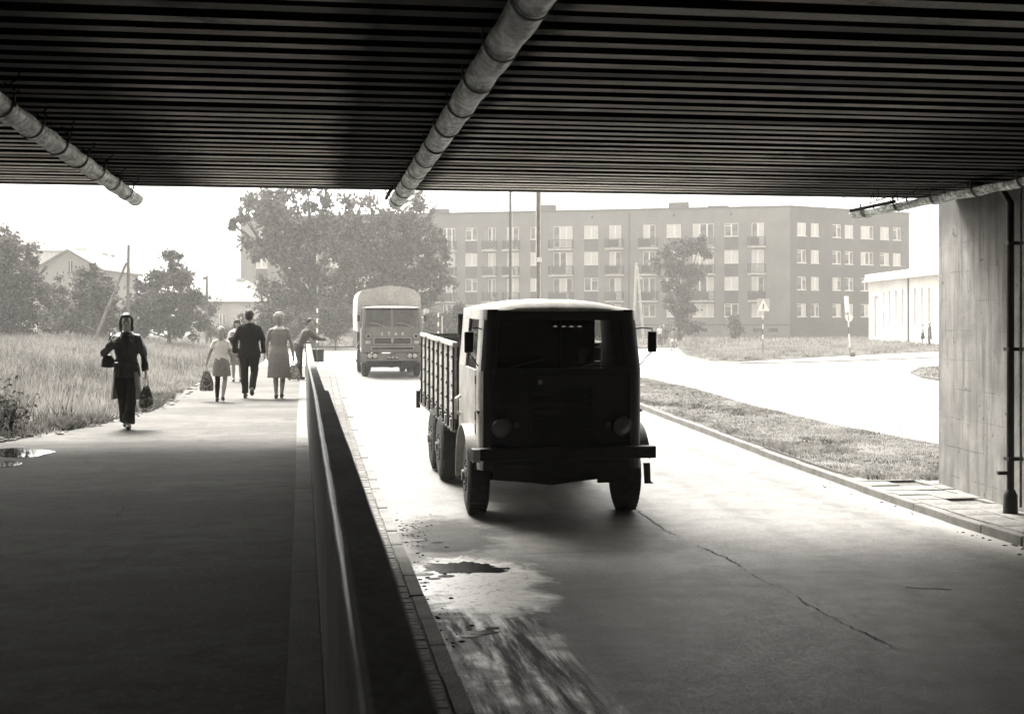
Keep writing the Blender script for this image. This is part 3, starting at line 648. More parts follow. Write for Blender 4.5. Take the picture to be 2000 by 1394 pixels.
# ------------------------------------------------------------------ trucks
def ribbon(mb, lo, hi, th):
    """wall of thickness th following the plan polyline lo (bottom) / hi (top); points are (x, y, z)"""
    n = len(lo)
    def inner(pts):
        out = []
        for i, p in enumerate(pts):
            a = Vector(pts[max(i - 1, 0)]); b = Vector(pts[min(i + 1, n - 1)]); d = (b - a); d.z = 0; d.normalize()
            out.append((p[0] - d.y * th * -1, p[1] + d.x * th * -1, p[2]) if False else (p[0] - d.y * th, p[1] + d.x * th, p[2]))
        return out
    li, hi_ = inner(lo), inner(hi); mb.loft([[lo[i], li[i], hi_[i], hi[i]] for i in range(n)]); return mb
def wheel(parent, x, y, r, wdt, side, steer=0, hub=True, tread=True):
    """tyre with rim, hub and bolts as parts; side = -1 left, +1 right"""
    R = Matrix.Translation((x, y, r)) @ Matrix.Rotation(steer, 4, 'Z')
    prof = [(-wdt / 2, r * .60), (-wdt / 2 - .012, r * .8), (-wdt / 2 + .01, r * .93), (-wdt / 2 + .045, r * .99), (0, r), (wdt / 2 - .045, r * .99), (wdt / 2 - .01, r * .93), (wdt / 2 + .012, r * .8), (wdt / 2, r * .60)]
    n = 36; rings = []
    for px_, rr in prof: rings.append([R @ Vector((px_, rr * math.cos(2 * math.pi * k / n), rr * math.sin(2 * math.pi * k / n))) for k in range(n)])
    b = MB(); b.loft(rings)
    if tread:
        for k in range(40):
            a = 2 * math.pi * k / 40; rm = Matrix.Rotation(a, 4, 'X')
            for sx in (-1, 1): b.box(*(sorted((sx * wdt * .08, sx * wdt * .42))), -.022, .022, r * .985, r * 1.012, R @ rm)
    ty = fixn(b.build('wheel', M['tyre'], parent, True, ang=50))
    b = MB(); f = side * (wdt / 2 - .05)
    rings = []
    for px_, rr in ((f - side * .06, r * .58), (f + side * .03, r * .60), (f + side * .03, r * .55), (f - side * .03, r * .50), (f - side * .02, r * .28), (f + side * .06, r * .24), (f + side * .09, r * .12)):
        rings.append([R @ Vector((px_, rr * math.cos(2 * math.pi * k / n), rr * math.sin(2 * math.pi * k / n))) for k in range(n)])
    b.loft(rings)
    for k in range(8):
        a = 2 * math.pi * k / 8; c = R @ Vector((f + side * .03, r * .38 * math.cos(a), r * .38 * math.sin(a))); b.cyl(c, (1, 0, 0), .022, .09, 6)
    fixn(b.build('rim', M['rim'], ty, True))
    if hub:
        b = MB(); b.cyl(R @ Vector((f + side * .08, 0, 0)), R.to_3x3() @ Vector((1, 0, 0)), r * .14, .07, 14); b.build('hub', M['rim'], ty, True)
    return ty
def text_obj(name, s, m, parent, loc, size, rot=(rad(90), 0, 0), ext=.004, space=1.0, bold=0):
    c = bpy.data.curves.new(name, 'FONT'); c.body = s; c.size = size; c.extrude = ext; c.align_x = 'CENTER'; c.align_y = 'CENTER'; c.space_character = space; c.offset = bold
    c.resolution_u = 3
    me = evaluated_mesh(bpy.data.objects.new(name + '_tmp', c)); me.materials.clear(); me.materials.append(m)
    return link(name, me, parent, 0, loc, rot)

def truck_one():
    T = thing('lorry', 'large flatbed lorry with shaded front, slatted sides and pale roof driving under the bridge', 'truck', (3.47, 17.9, float(zr(18.5)) + .0), rad(.7), rx=rad(1.15))
    def outline(z, seg='left'):
        k = min(max((z - 2.12) / .85, 0), 1); hw = 1.15 - .07 * k; yf = .10 * k; r = .17
        if seg == 'left':
            return [(-hw + r * (1 - math.sin(a)), yf + r * (1 - math.cos(a)), z) for a in np.linspace(0, math.pi / 2, 7)] + [(-hw, yf + .38, z), (-hw, 1.0, z), (-hw, 1.55, z), (-hw, 2.3, z)]
        p = outline(z, 'left'); return [(-x, y, zz) for x, y, zz in p]
    def part(name, segs, z0, z1, m, th=.035, lo_pts=None, bevel=0, ns=1):
        b = MB()
        for side, i0, i1 in segs:
            zs = np.linspace(z0, z1, ns + 1)
            for za, zb in zip(zs[:-1], zs[1:]):
                lo = outline(za, side)[i0:i1]; hi = outline(zb, side)[i0:i1]
                ribbon(b, lo, hi, th if side == 'left' else -th)
        return fixn(b.build(name, m, T, True, bevel, ang=40))
    # sides: corner + door + rear quarter; the door carries its window, handle and hinges
    for side in ('left', 'right'):
        sg = -1 if side == 'left' else 1
        part('front_corner', [(side, 0, 4)], .72, 2.12, M['shadepaint'])           # rounded front corner
        part('side_panel', [(side, 3, 8)], .72, 2.119, M['litpaint'] if sg < 0 else M['shadepaint'])
        part('roof_pillar', [(side, 0, 5)], 2.122, 2.84, M['shadepaint']); part('roof_pillar', [(side, 4, 8)], 2.122, 2.839, M['litpaint'] if sg < 0 else M['shadepaint'])
        part('roof_pillar', [(side, 9 if sg < 0 else 8, 11)], 2.122, 2.84, M['litpaint'] if sg < 0 else M['shadepaint'])
        d = part('door', [(side, 7, 10)], 1.22, 2.118, M['litpaint'] if sg < 0 else M['shadepaint'], .04)
        part('side_panel', [(side, 9, 11)], 1.0, 2.119, M['litpaint'] if sg < 0 else M['shadepaint'], .037)
        part('roof_rail', [(side, 0, 4)], 2.842, 2.99, M['shadepaint']); part('roof_rail', [(side, 3, 11)], 2.842, 2.989, M['litpaint'])
        hw = 1.15
        b = MB(); b.box(*sorted((sg * hw - .0, sg * (hw + .035))), 1.30, 1.46, 1.78, 1.805); b.box(*sorted((sg * hw, sg * (hw + .03))), 1.44, 1.465, 1.75, 1.83); b.build('handle', M['black'], d)
        for z in (1.28, 1.46, 1.98):
            b = MB(); b.box(*sorted((sg * (hw - .005), sg * (hw + .045))), .36, .44, z - .06, z + .06); b.build('hinge', M['black'], d)
        b = MB(); lo = outline(2.125, side)[7:10]; hi = outline(2.838, side)[7:10]; ribbon(b, lo, hi, .008 * -sg); g = fixn(b.build('door_window', M['winglass'], T))
        b = MB(); x0, x1 = outline(2.12, side)[8][0], outline(2.84, side)[8][0]
        b.tube([(x0, .40, 2.13), (x1, .46, 2.83)], .014, 6); b.tube([(x0, 1.53, 2.13), (x1, 1.53, 2.83)], .014, 6); b.tube([(x0 * .995, .85, 2.13), (x1 * .995, .85, 2.83)], .012, 6); b.build('window_frame', M['black'], g)
        # wheel arch
        rings = []
        for a in np.linspace(rad(22), rad(190), 22):
            c, s_ = math.cos(a), math.sin(a); y0, z0 = .78, .58
            w0, w1 = sorted((sg * 1.10, sg * 1.34))
            r1, r2 = .71, .73
            rings.append([(w0, y0 - r2 * c, z0 + r2 * s_), (w1, y0 - r2 * c, z0 + r2 * s_), (w1, y0 - (r2 - .07) * c, z0 + (r2 - .07) * s_), (w1 - .008, y0 - (r1 - .07) * c, z0 + (r1 - .07) * s_), (w1 - .012, y0 - r1 * c, z0 + r1 * s_), (w0, y0 - r1 * c, z0 + r1 * s_)])
        b = MB(); b.loft(rings); fixn(b.build('mudguard', M['litpaint'] if sg < 0 else M['shadepaint'], T, True))
        # mirror
        mx = sg * 1.33; b = MB(); b.box(mx - .065, mx + .065, .02, .07, 2.38, 2.68); mo = b.build('mirror', M['mirror'], T, bevel=.02)
        b = MB(); b.box(mx - .055, mx + .055, .071, .075, 2.395, 2.665); b.build('mirror_glass', M['chrome'], mo)
        b = MB(); b.tube([(sg * 1.10, .3, 2.70), (sg * 1.2, .1, 2.73), (mx, .05, 2.72), (mx, .06, 2.66)], .011, 6); b.tube([(mx, .06, 2.39), (sg * 1.15, .2, 2.15)], .008, 6); b.build('mirror_arm', M['black'], mo)
        b = MB(); b.box(*sorted((sg * 1.14, sg * 1.2)), .1, .24, 1.52, 1.56); b.build('side_lamp', M['lens'], T)
    # front: lower panel painted black for its shade, windscreen with header
    def xf(z, inset=.17):
        k = min(max((z - 2.12) / .85, 0), 1); return 1.15 - .07 * k - inset, .10 * k
    def frontpts(z, n=9, dy=0, bow=.05, inset=.17):
        hw, yf = xf(z, inset); return [(-hw + 2 * hw * i / (n - 1), yf - bow * (1 - (2 * i / (n - 1) - 1) ** 2) + dy, z) for i in range(n)]
    b = MB()
    for za, zb in ((.80, 1.2), (1.2, 2.06)): ribbon(b, frontpts(za), frontpts(zb), .03)
    fp = fixn(b.build('front_panel', M['shadepaint'], T, True))
    b = MB(); ribbon(b, frontpts(2.062, dy=-.035), frontpts(2.16, dy=-.02), .08); fixn(b.build('windscreen_sill', M['shadepaint'], T, True))
    b = MB(); ribbon(b, frontpts(.60, dy=.03), frontpts(.798, dy=.01), .03); fixn(b.build('front_skirt', M['shadepaint'], T, True))
    b = MB(); ribbon(b, frontpts(2.84, dy=-.01), frontpts(2.985, dy=-.01), .05); fixn(b.build('windscreen_header', M['shadepaint'], T, True))
    b = MB(); ribbon(b, frontpts(2.161, dy=.012), frontpts(2.839, dy=.0), .008); ws = fixn(b.build('windscreen', M['tinted'], T, True))
    b = MB()
    for sx in (-1, 1): b.tube([(sx * .97, .02, 2.16), (sx * .915, .09, 2.85)], .028, 8)
    b.tube([(-.02, -.045, 2.16), (-.02, .04, 2.85)], .012, 6); b.build('windscreen_frame', M['black'], ws)
    for x0 in (-.75, .25):
        b = MB(); b.tube([(x0, -.05, 2.17), (x0 + .22, -.055, 2.24), (x0 + .52, -.05, 2.30)], .008, 5); b.build('wiper', M['black'], ws)
    b = MB()
    for i in range(11): z = 1.28 + i * .055; b.box(-.42, .42, -.072, -.045, z, z + .022)
    b.box(-.46, -.42, -.075, -.04, 1.25, 1.9); b.box(.42, .46, -.075, -.04, 1.25, 1.9); b.build('grille', M['shadepaint'], T)
    b = MB(); b.cyl((-.33, -.075, 1.97), (0, 1, 0), .035, .02, 16); b.build('badge', M['chrome'], T)
    for x in (-.87, .86):
        b = MB(); b.tube([(x, .05, 1.33), (x, -.03, 1.33), (x, -.085, 1.33)], [.15, .15, .135], 24); h = b.build('headlight', M['shadepaint'], T, True)
        b = MB(); b.tube([(x, -.086, 1.33), (x, -.10, 1.33), (x, -.115, 1.33)], [.118, .10, .03], 24); b.build('lens', M['lens'], h, True)
        b = MB(); n = 28; b.loft([[(x + (.126 + .012 * math.cos(q)) * math.cos(a), -.09 + .012 * math.sin(q), 1.33 + (.126 + .012 * math.cos(q)) * math.sin(a)) for q in [k * math.pi / 3 for k in range(6)]] for a in [2 * math.pi * k / n for k in range(n)]], close=True); b.build('lamp_ring', M['lens'], h, True)
        b = MB(); b.tube([(x + (-.2 if x < 0 else .2) * -1, -.0, 1.36), (x + (-.2 if x < 0 else .2) * -1, -.08, 1.36)], .045, 14); b.build('indicator_lamp', M['lens'], T, True)
    # roof, crowned, canvas-pale
    rings = []
    for yv, k in ((-.04, 0), (.02, .35), (.2, .7), (.7, 1), (1.5, 1.05), (2.15, .9), (2.34, .45)):
        pts = []; hw = 1.095 + (.01 if yv > .1 else -.05)
        for u in np.linspace(-1, 1, 17):
            x = hw * u; zt = 2.985 + .145 * k * (1 - abs(u) ** 2.6) + .01 * noise.noise(Vector((u * 4, yv * 3, 1)))
            pts.append((x, yv + .06 + .10 * abs(u) ** 3 * (1 if yv < .3 else 0), zt))
        pts += [(x, y, 2.965) for x, y, z in reversed(pts)]
        rings.append(pts)
    b = MB(); b.loft(rings); fixn(b.build('cab_roof', M['canvas'], T, True, ang=60))
    # rear wall with four slots
    b = MB(); yw = 2.26; zc = 2.70; sl_ = [.36, .49, .62, .75]
    b.box(-1.0, 1.0, yw, yw + .035, 1.0, zc - .013); b.box(-1.0, 1.0, yw, yw + .035, zc + .013, 2.96)
    xs = [-1.0] + [v for x in sl_ for v in (x - .033, x + .033)] + [1.0]
    for i in range(0, len(xs), 2): b.box(xs[i], xs[i + 1], yw, yw + .0345, zc - .013, zc + .013)
    b.build('cab_rear_wall', M['interior'], T)
    b = MB(); b.box(-1.1, 1.1, .05, 2.25, .98, 1.05); b.box(-1.02, 1.02, .02, .32, 1.7, 2.1); b.box(-1.05, 1.05, 1.95, 2.24, 1.05, 2.96); b.build('cab_floor', M['interior'], T) if False else None
    b = MB(); b.box(-1.08, 1.08, .07, 2.25, .98, 1.05); b.build('cab_floor', M['interior'], T)
    b = MB(); b.box(-.97, .97, .03, .30, 1.75, 2.10); b.build('dashboard', M['interior'], T, bevel=.04)
    for x in (-.6, .6):
        b = MB(); b.box(x - .27, x + .27, 1.15, 1.6, 1.05, 1.55); b.box(x - .26, x + .26, 1.58, 1.72, 1.55, 2.15); b.build('seat', M['interior'], T, bevel=.04)
    b = MB(); n = 24; c = Vector((.6, .52, 2.05)); rm = Matrix.Rotation(rad(-35), 4, 'X')
    b.loft([[c + rm @ Vector(((.22 + .014 * math.cos(q)) * math.cos(a), (.22 + .014 * math.cos(q)) * math.sin(a), .014 * math.sin(q))) for q in [k * math.pi / 3 for k in range(6)]] for a in [2 * math.pi * k / n for k in range(n)]], close=True)
    b.tube([c + rm @ Vector((-.21, 0, 0)), c + rm @ Vector((.21, 0, 0))], .012, 6); b.tube([c, (.6, .25, 1.6)], .03, 8); b.build('steering_wheel', M['black'], T, True)
    # bumper, underbody, wheels
    b = MB(); b.box(-1.31, 1.34, -.17, -.02, .88, 1.05); b.build('bumper', M['shadepaint'], T, bevel=.012)
    b = MB(); b.box(-1.30, -1.20, -.202, -.06, .865, 1.045); b.build('bumper_end', M['litpaint'], T)
    b = MB(); b.box(.52, .80, -.02, .02, .52, .72); b.build('step_plate', M['black'], T)
    b = MB(); b.prism([(1.22, .78), (1.32, .78), (1.33, .52), (1.38, .48), (1.24, .48)], 0, .02, Matrix.Rotation(rad(90), 4, 'X') @ Matrix.Translation((0, 0, -.1))); b.build('mud_flap', M['black'], T)
    b = MB()
    for x in (-.45, .45): b.box(x - .06, x + .06, .2, 8.1, .85, 1.08)
    for y in (.78, 4.4, 5.75): b.tube([(-.95, y, .56), (-.3, y, .5), (0, y, .55), (.3, y, .5), (.95, y, .56)], [.08, .08, .17, .08, .08], 10)
    b.box(-.35, .35, .3, 1.9, .62, 1.3); b.box(-.2, .2, 1.9, 6.2, .72, .92); b.build('chassis', M['chassis'], T)
    b = MB(); b.box(-1.1, -.62, 2.6, 3.5, .62, 1.02); b.build('fuel_tank', M['chassis'], T, bevel=.06)
    b = MB(); b.box(.62, 1.1, 2.5, 3.3, .62, 1.02); b.build('battery_box', M['chassis'], T, bevel=.02)
    wheel(T, -1.12, .78, .56, .30, -1, rad(-3)); wheel(T, 1.12, .78, .56, .30, 1, rad(-3))
    for y in (4.4, 5.75):
        for sg in (-1, 1):
            wheel(T, sg * 1.13, y, .56, .29, sg); wheel(T, sg * .80, y, .56, .29, sg, hub=False, tread=False)
    b = MB(); b.tube([(-1.12, 2.48, 1.9), (-1.12, 2.48, 2.55), (-1.12, 2.48, 2.56), (-1.12, 2.48, 2.9)], [.045, .045, .075, .07], 12); b.build('air_intake', M['black'], T, True)
    b = MB(); b.tube([(-1.20, 2.05, 1.62), (-1.27, 2.0, 1.58), (-1.27, 2.0, 1.38), (-1.2, 2.0, 1.34)], .03, 8); b.build('filler_neck', M['litpaint'], T, True)
    # timber body
    B0, B1 = 2.62, 8.25
    b = MB(); b.box(-1.2, 1.2, B0, B1, 1.13, 1.20)
    for i in range(8): y = B0 + .1 + i * .77; b.box(-1.2, 1.2, y, y + .1, 1.03, 1.13)
    b.build('bed_floor', M['stake'], T)
    for sg in (-1, 1):
        for i in range(5):
            z = 1.20 + i * .232; b = MB(); b.box(*sorted((sg * 1.185, sg * 1.215)), B0 + random.uniform(-.01, .02), B1 + random.uniform(-.02, .01), z + .004, z + .226); b.build('plank', M['plank'], T, bevel=.006)
        b = MB(); b.box(*sorted((sg * 1.17, sg * 1.255)), B0 - .02, B1 + .02, 2.362, 2.44); b.build('top_rail', M['plank'], T, bevel=.012)
        for i in range(8):
            y = B0 + .05 + i * .775; b = MB(); b.box(*sorted((sg * 1.216, sg * 1.245)), y, y + .10, 1.02, 2.36); s_ = b.build('stake', M['stake'], T)
            b = MB()
            for z in (1.28, 1.5, 1.74, 1.97, 2.2): b.cyl((sg * 1.25, y + .05, z), (1, 0, 0), .022, .03, 6)
            b.build('bolt', M['rust'], s_)
        for i in range(15):
            y = B0 + .1 + i * .385; b = MB(); b.box(*sorted((sg * 1.19, sg * 1.235)), y, y + .09, .98, 1.17); b.box(*sorted((sg * 1.21, sg * 1.27)), y + .02, y + .06, .99, 1.03); b.build('bracket', M['plank'], T, bevel=.01)
        for i in (2, 5):
            y = B0 + .3 + i * .775; b = MB(); b.tube([(sg * 1.27, y, 2.40), (sg * 1.29, y + .02, 2.2), (sg * 1.27, y + .06, 1.95), (sg * 1.28, y - .02, 1.6)], .012, 5); b.build('rope', M['rust'], T, True)
    for y in (B0, B1):
        for i in range(5): z = 1.20 + i * .232; b = MB(); b.box(-1.18, 1.18, y - .015, y + .015, z + .004, z + .226); b.build('plank', M['stake'], T)
        b = MB(); b.box(-1.16, 1.16, y - .03, y + .03, 2.363, 2.42); b.build('top_rail', M['stake'], T)
    b = MB(); b.box(-1.32, -1.24, B1 + .02, B1 + .1, .9, 1.25); b.build('tail_lamp', M['black'], T)
    return T
truck1 = truck_one()

def truck_two():
    X, Y = at(766, 50.2); T = thing('canvas_lorry', 'grey-fronted lorry with a pale canvas-covered back driving behind the flatbed lorry', 'truck', (X, Y, float(zr(Y)) + .0), rad(.4), rx=rad(.4))
    P = M['greypaint']
    def o(z): k = min(max((z - 1.9) / .8, 0), 1); return 1.17 - .07 * k, .12 * k
    def fr(z, n=7, dy=0, hwi=.1): hw, yf = o(z); hw -= hwi; return [(-hw + 2 * hw * i / (n - 1), yf + dy - .03 * (1 - (2 * i / (n - 1) - 1) ** 2), z) for i in range(n)]
    def sd(z, sg, y1=1.65): hw, yf = o(z); return [(sg * (hw - .1 * (1 - math.sin(a))), yf + .1 * (1 - math.cos(a)), z) for a in np.linspace(0, math.pi / 2, 5)] + [(sg * hw, .45, z), (sg * hw, y1 - .3, z), (sg * hw, y1, z)]
    b = MB(); ribbon(b, fr(.96), fr(1.90), .03); fixn(b.build('front_panel', P, T, True))
    b = MB(); ribbon(b, fr(1.902, dy=-.01), fr(1.96, dy=-.01), .05); fixn(b.build('windscreen_sill', P, T, True))
    b = MB(); ribbon(b, fr(2.62, dy=-.01), fr(2.70, dy=-.01), .05); fixn(b.build('windscreen_header', M['black'], T, True))
    b = MB(); ribbon(b, fr(1.96, dy=.012, hwi=.08), fr(2.62, dy=.012, hwi=.08), .006); ws = fixn(b.build('windscreen', M['glass'], T, True))
    b = MB(); b.box(-.05, .03, -.02, .12, 1.95, 2.64); b.build('windscreen_divider', P, ws)
    for sx in (-1, 1): b = MB(); b.tube([(sx * 1.08, .02, 1.95), (sx * 1.02, .12, 2.63)], .025, 6); b.build('windscreen_frame', P, ws)
    for x0 in (-.95, .12):
        b = MB(); b.tube([(x0 + .05, -.06, 2.12), (x0 + .35, -.065, 2.09), (x0 + .72, -.05, 1.94)], .014, 5); b.build('wiper', M['chrome'], ws)
    for sg in (-1, 1):
        b = MB(); ribbon(b, sd(.96, sg), sd(1.90, sg), .03 * -sg); fixn(b.build('side_panel', P, T, True))
        b = MB(); ribbon(b, sd(1.902, sg)[:5], sd(2.70, sg)[:5], .03 * -sg); fixn(b.build('roof_pillar', P, T, True))
        b = MB(); ribbon(b, sd(1.902, sg)[6:], sd(2.70, sg)[6:], .03 * -sg); fixn(b.build('roof_pillar', P, T, True))
        b = MB(); ribbon(b, sd(1.91, sg)[4:7], sd(2.69, sg)[4:7], .006 * -sg); fixn(b.build('door_window', M['winglass'], T))
        b = MB(); b.tube([(sg * .93, -.0, 1.60), (sg * .93, -.06, 1.60)], .10, 18); lr = b.build('side_lamp', M['chrome'], T, True)
        b = MB(); b.tube([(sg * .93, -.06, 1.60), (sg * .93, -.075, 1.60)], .065, 18); b.build('lens', M['black'], lr, True)
        b = MB(); b.box(sg * .95 - .10, sg * .95 + .10, -.05, -.0, 1.30, 1.42); b.build('indicator_lamp', M['paleglass'], T, bevel=.02)
        b = MB(); x0, x1 = sorted((sg * .58, sg * .98)); b.box(x0, x1, -.13, -.10, .72, .94); hh = b.build('headlight_housing', M['black'], T, bevel=.05)
        for dx in (.11, .31):
            x = sg * (.57 + dx); b = MB(); b.tube([(x, -.13, .83), (x, -.15, .83), (x, -.165, .83)], [.092, .08, .02], 20); b.build('headlight', M['paleglass'], hh, True)
        b = MB(); b.tube([(sg * 1.1, .25, 2.5), (sg * 1.3, .12, 2.5), (sg * 1.3, .12, 2.1), (sg * 1.12, .25, 2.0)], .01, 5); b.box(*sorted((sg * 1.25, sg * 1.36)), .1, .14, 2.18, 2.42); b.build('mirror', M['mirror'], T)
        rings = []
        for a in np.linspace(0, math.pi, 14):
            c, s_ = math.cos(a), math.sin(a); rings.append([(sg * 1.0, .85 - .62 * c, .55 + .6 * s_), (sg * 1.22, .85 - .62 * c, .55 + .6 * s_), (sg * 1.22, .85 - .60 * c, .55 + .57 * s_), (sg * 1.0, .85 - .60 * c, .55 + .57 * s_)])
        b = MB(); b.loft(rings); fixn(b.build('mudguard', P, T, True))
    b = MB(); b.box(-1.16, 1.16, -.10, .02, .63, .93); bp = b.build('bumper', P, T, bevel=.02)
    b = MB(); b.box(-.14, .14, -.105, -.10, .88, .915); b.build('tow_slot', M['black'], bp)
    # grilles
    def frame(name, x0, x1, z0, z1):
        b = MB(); b.box(x0, x1, -.055, -.035, z0, z1); g = b.build(name, M['darkslot'], T)
        b = MB(); tt = .022
        b.box(x0 - tt, x1 + tt, -.075, -.035, z1, z1 + tt); b.box(x0 - tt, x1 + tt, -.075, -.035, z0 - tt, z0); b.box(x0 - tt, x0, -.074, -.035, z0, z1); b.box(x1, x1 + tt, -.074, -.035, z0, z1); b.build('grille_frame', M['chrome'], g)
        b = MB(); n = max(2, int((z1 - z0) / .045))
        for i in range(1, n): z = z0 + (z1 - z0) * i / n; b.box(x0, x1, -.064, -.056, z - .006, z + .006)
        b.build('slat', M['rim'], g); return g
    g = frame('grille', -.70, .72, 1.30, 1.52); frame('lower_grille', -.80, .82, 1.06, 1.17)
    b = MB(); b.prism([(-.05, 1.50), (.05, 1.50), (.035, 1.34), (-.035, 1.34)][::-1], 0, .02, Matrix.Translation((0, -.066, 0)) @ Matrix.Rotation(rad(90), 4, 'X')); b.build('badge', M['chrome'], T)
    for i, ch in enumerate('STAR'): text_obj('letter', ch, M['white'], T, (-.40 + i * .27, -.045, 1.69), .15, bold=.004)
    pl = MB(); pl.box(-.22, .24, -.118, -.104, .70, .84); po = pl.build('number_plate', M['black'], T)
    text_obj('plate_number', 'TO 87 52', M['white'], po, (.01, -.120, .77), .115, bold=.002)
    # roof + canvas
    rings = []
    for yv, k in ((-.02, 0), (.05, .5), (.3, .9), (1.5, 1), (1.7, .6)):
        pts = [(1.12 * u, yv + .08 * u * u * (yv < .2), 2.72 + .06 * k * (1 - u ** 4)) for u in np.linspace(-1, 1, 9)]; pts += [(x, y, 2.69) for x, y, z in reversed(pts)]; rings.append(pts)
    b = MB(); b.loft(rings); fixn(b.build('cab_roof', M['canvas'], T, True))
    prof = [(-1.28, 1.75), (-1.29, 2.5), (-1.27, 3.12), (-1.20, 3.32), (-1.05, 3.44), (-.7, 3.50), (-.35, 3.57), (0, 3.62), (.35, 3.585), (.7, 3.54), (1.0, 3.46), (1.2, 3.28), (1.27, 3.08), (1.29, 2.5), (1.28, 1.75)]
    rings = []
    for i, yv in enumerate(np.linspace(1.72, 6.6, 22)):
        sag = .035 * abs(math.sin(i * math.pi / 5.25)); rings.append([(x * (1 - .3 * sag) + .02 * noise.noise(Vector((x * 2, yv * 2, z * 1.5))), yv + (.0 if i else 0), z - sag * (z > 3) + .015 * noise.noise(Vector((x, yv * 3, 3)))) for x, z in prof])
    b = MB(); b.loft([r[::-1] for r in rings]); fixn(b.build('canvas_cover', M['canvas'], T, True, ang=70))
    b = MB(); b.box(-1.30, -1.26, 1.75, 6.6, 1.1, 1.74); b.box(1.26, 1.30, 1.75, 6.6, 1.1, 1.74); b.box(-1.26, 1.26, 1.75, 6.6, 1.05, 1.15); b.box(-1.26, 1.26, 1.751, 1.79, 1.15, 1.74); b.build('bed_side', M['stake'], T)
    for sg in (-1, 1):
        b = MB(); b.tube([(sg * 1.22, 1.6, 1.36), (sg * 1.34, 1.75, 1.1)], .02, 6); b.build('filler_neck', M['plank'], T)
    b = MB(); b.box(-1.05, 1.05, .06, 1.62, .96, 1.04); b.build('cab_floor', M['interior'], T)
    b = MB(); b.box(-1.07, 1.07, 1.60, 1.64, 1.0, 1.95); b.build('cab_rear_wall', M['greycloth'], T)
    b = MB(); b.box(-1.0, 1.0, .08, .3, 1.6, 1.9); b.build('dashboard', M['greycloth'], T, bevel=.03)
    for x in (-.55, .55):
        b = MB(); b.box(x - .25, x + .25, 1.2, 1.35, 1.2, 2.2); b.build('seat', M['greycloth'], T, bevel=.04)
    b = MB()
    for x in (-.4, .4): b.box(x - .05, x + .05, .1, 6.5, .72, .92)
    for y in (.85, 4.6): b.tube([(-.95, y, .48), (0, y, .44), (.95, y, .48)], [.06, .12, .06], 8)
    b.box(-.95, .95, .3, .5, .36, .44); b.box(-.95, -.35, .2, .6, .44, .64); b.box(.42, .95, .2, .6, .44, .64); b.build('chassis', M['chassis'], T)
    for sg in (-1, 1):
        wheel(T, sg * 1.02, .85, .48, .26, sg, tread=False); wheel(T, sg * 1.05, 4.6, .48, .27, sg, tread=False); wheel(T, sg * .74, 4.6, .48, .25, sg, hub=False, tread=False)
    return T
truck2 = truck_two()

# ------------------------------------------------------------------ buildings
def plane_u(P, Q, px):
    """distance along the wall line P->Q at which the sight line through px meets it"""
    a, b = ray(px); d = (Q - P); 
    # P + u*dn = s*(a,b)
    L = d.length; dn = d / L; det = dn.x * (-b) - dn.y * (-a); u = ((-P.x) * (-b) - (-P.y) * (-a)) / det; return u
class Wall:
    def __init__(s, P, Q, z0, z1): s.P, s.Q, s.z0, s.z1 = P, Q, z0, z1; s.L = (Q - P).length; s.d = (Q - P) / s.L; s.n = Vector((s.d.y, -s.d.x)); s.open = []
    def pt(s, u, z, out=0): p = s.P + s.d * u + s.n * out; return (p.x, p.y, z)
    def mtx(s, u, z, out=0):
        p = s.pt(u, z, out); return Matrix.Translation(p) @ Matrix(((s.d.x, -s.n.x, 0, 0), (s.d.y, -s.n.y, 0, 0), (0, 0, 1, 0), (0, 0, 0, 1)))
    def build(s, name, m, parent, depth=.22):
        us = sorted({0, s.L} | {v for o in s.open for v in (o[0], o[1])}); zs = sorted({s.z0, s.z1} | {v for o in s.open for v in (o[2], o[3])})
        b = MB()
        for i in range(len(us) - 1):
            for j in range(len(zs) - 1):
                uc, zc = (us[i] + us[i + 1]) / 2, (zs[j] + zs[j + 1]) / 2
                if any(o[0] < uc < o[1] and o[2] < zc < o[3] for o in s.open): continue
                b.add([s.pt(us[i], zs[j]), s.pt(us[i + 1], zs[j]), s.pt(us[i + 1], zs[j + 1]), s.pt(us[i], zs[j + 1])], [(0, 1, 2, 3)])
        for u0, u1, z0, z1 in s.open:
            c = [(u0, z0), (u1, z0), (u1, z1), (u0, z1)]
            for k in range(4):
                (a0, a1), (b0, b1) = c[k], c[(k + 1) % 4]; b.add([s.pt(a0, a1), s.pt(b0, b1), s.pt(b0, b1, -depth), s.pt(a0, a1, -depth)], [(3, 2, 1, 0)])
        return b.build(name, m, parent)
WM = {}
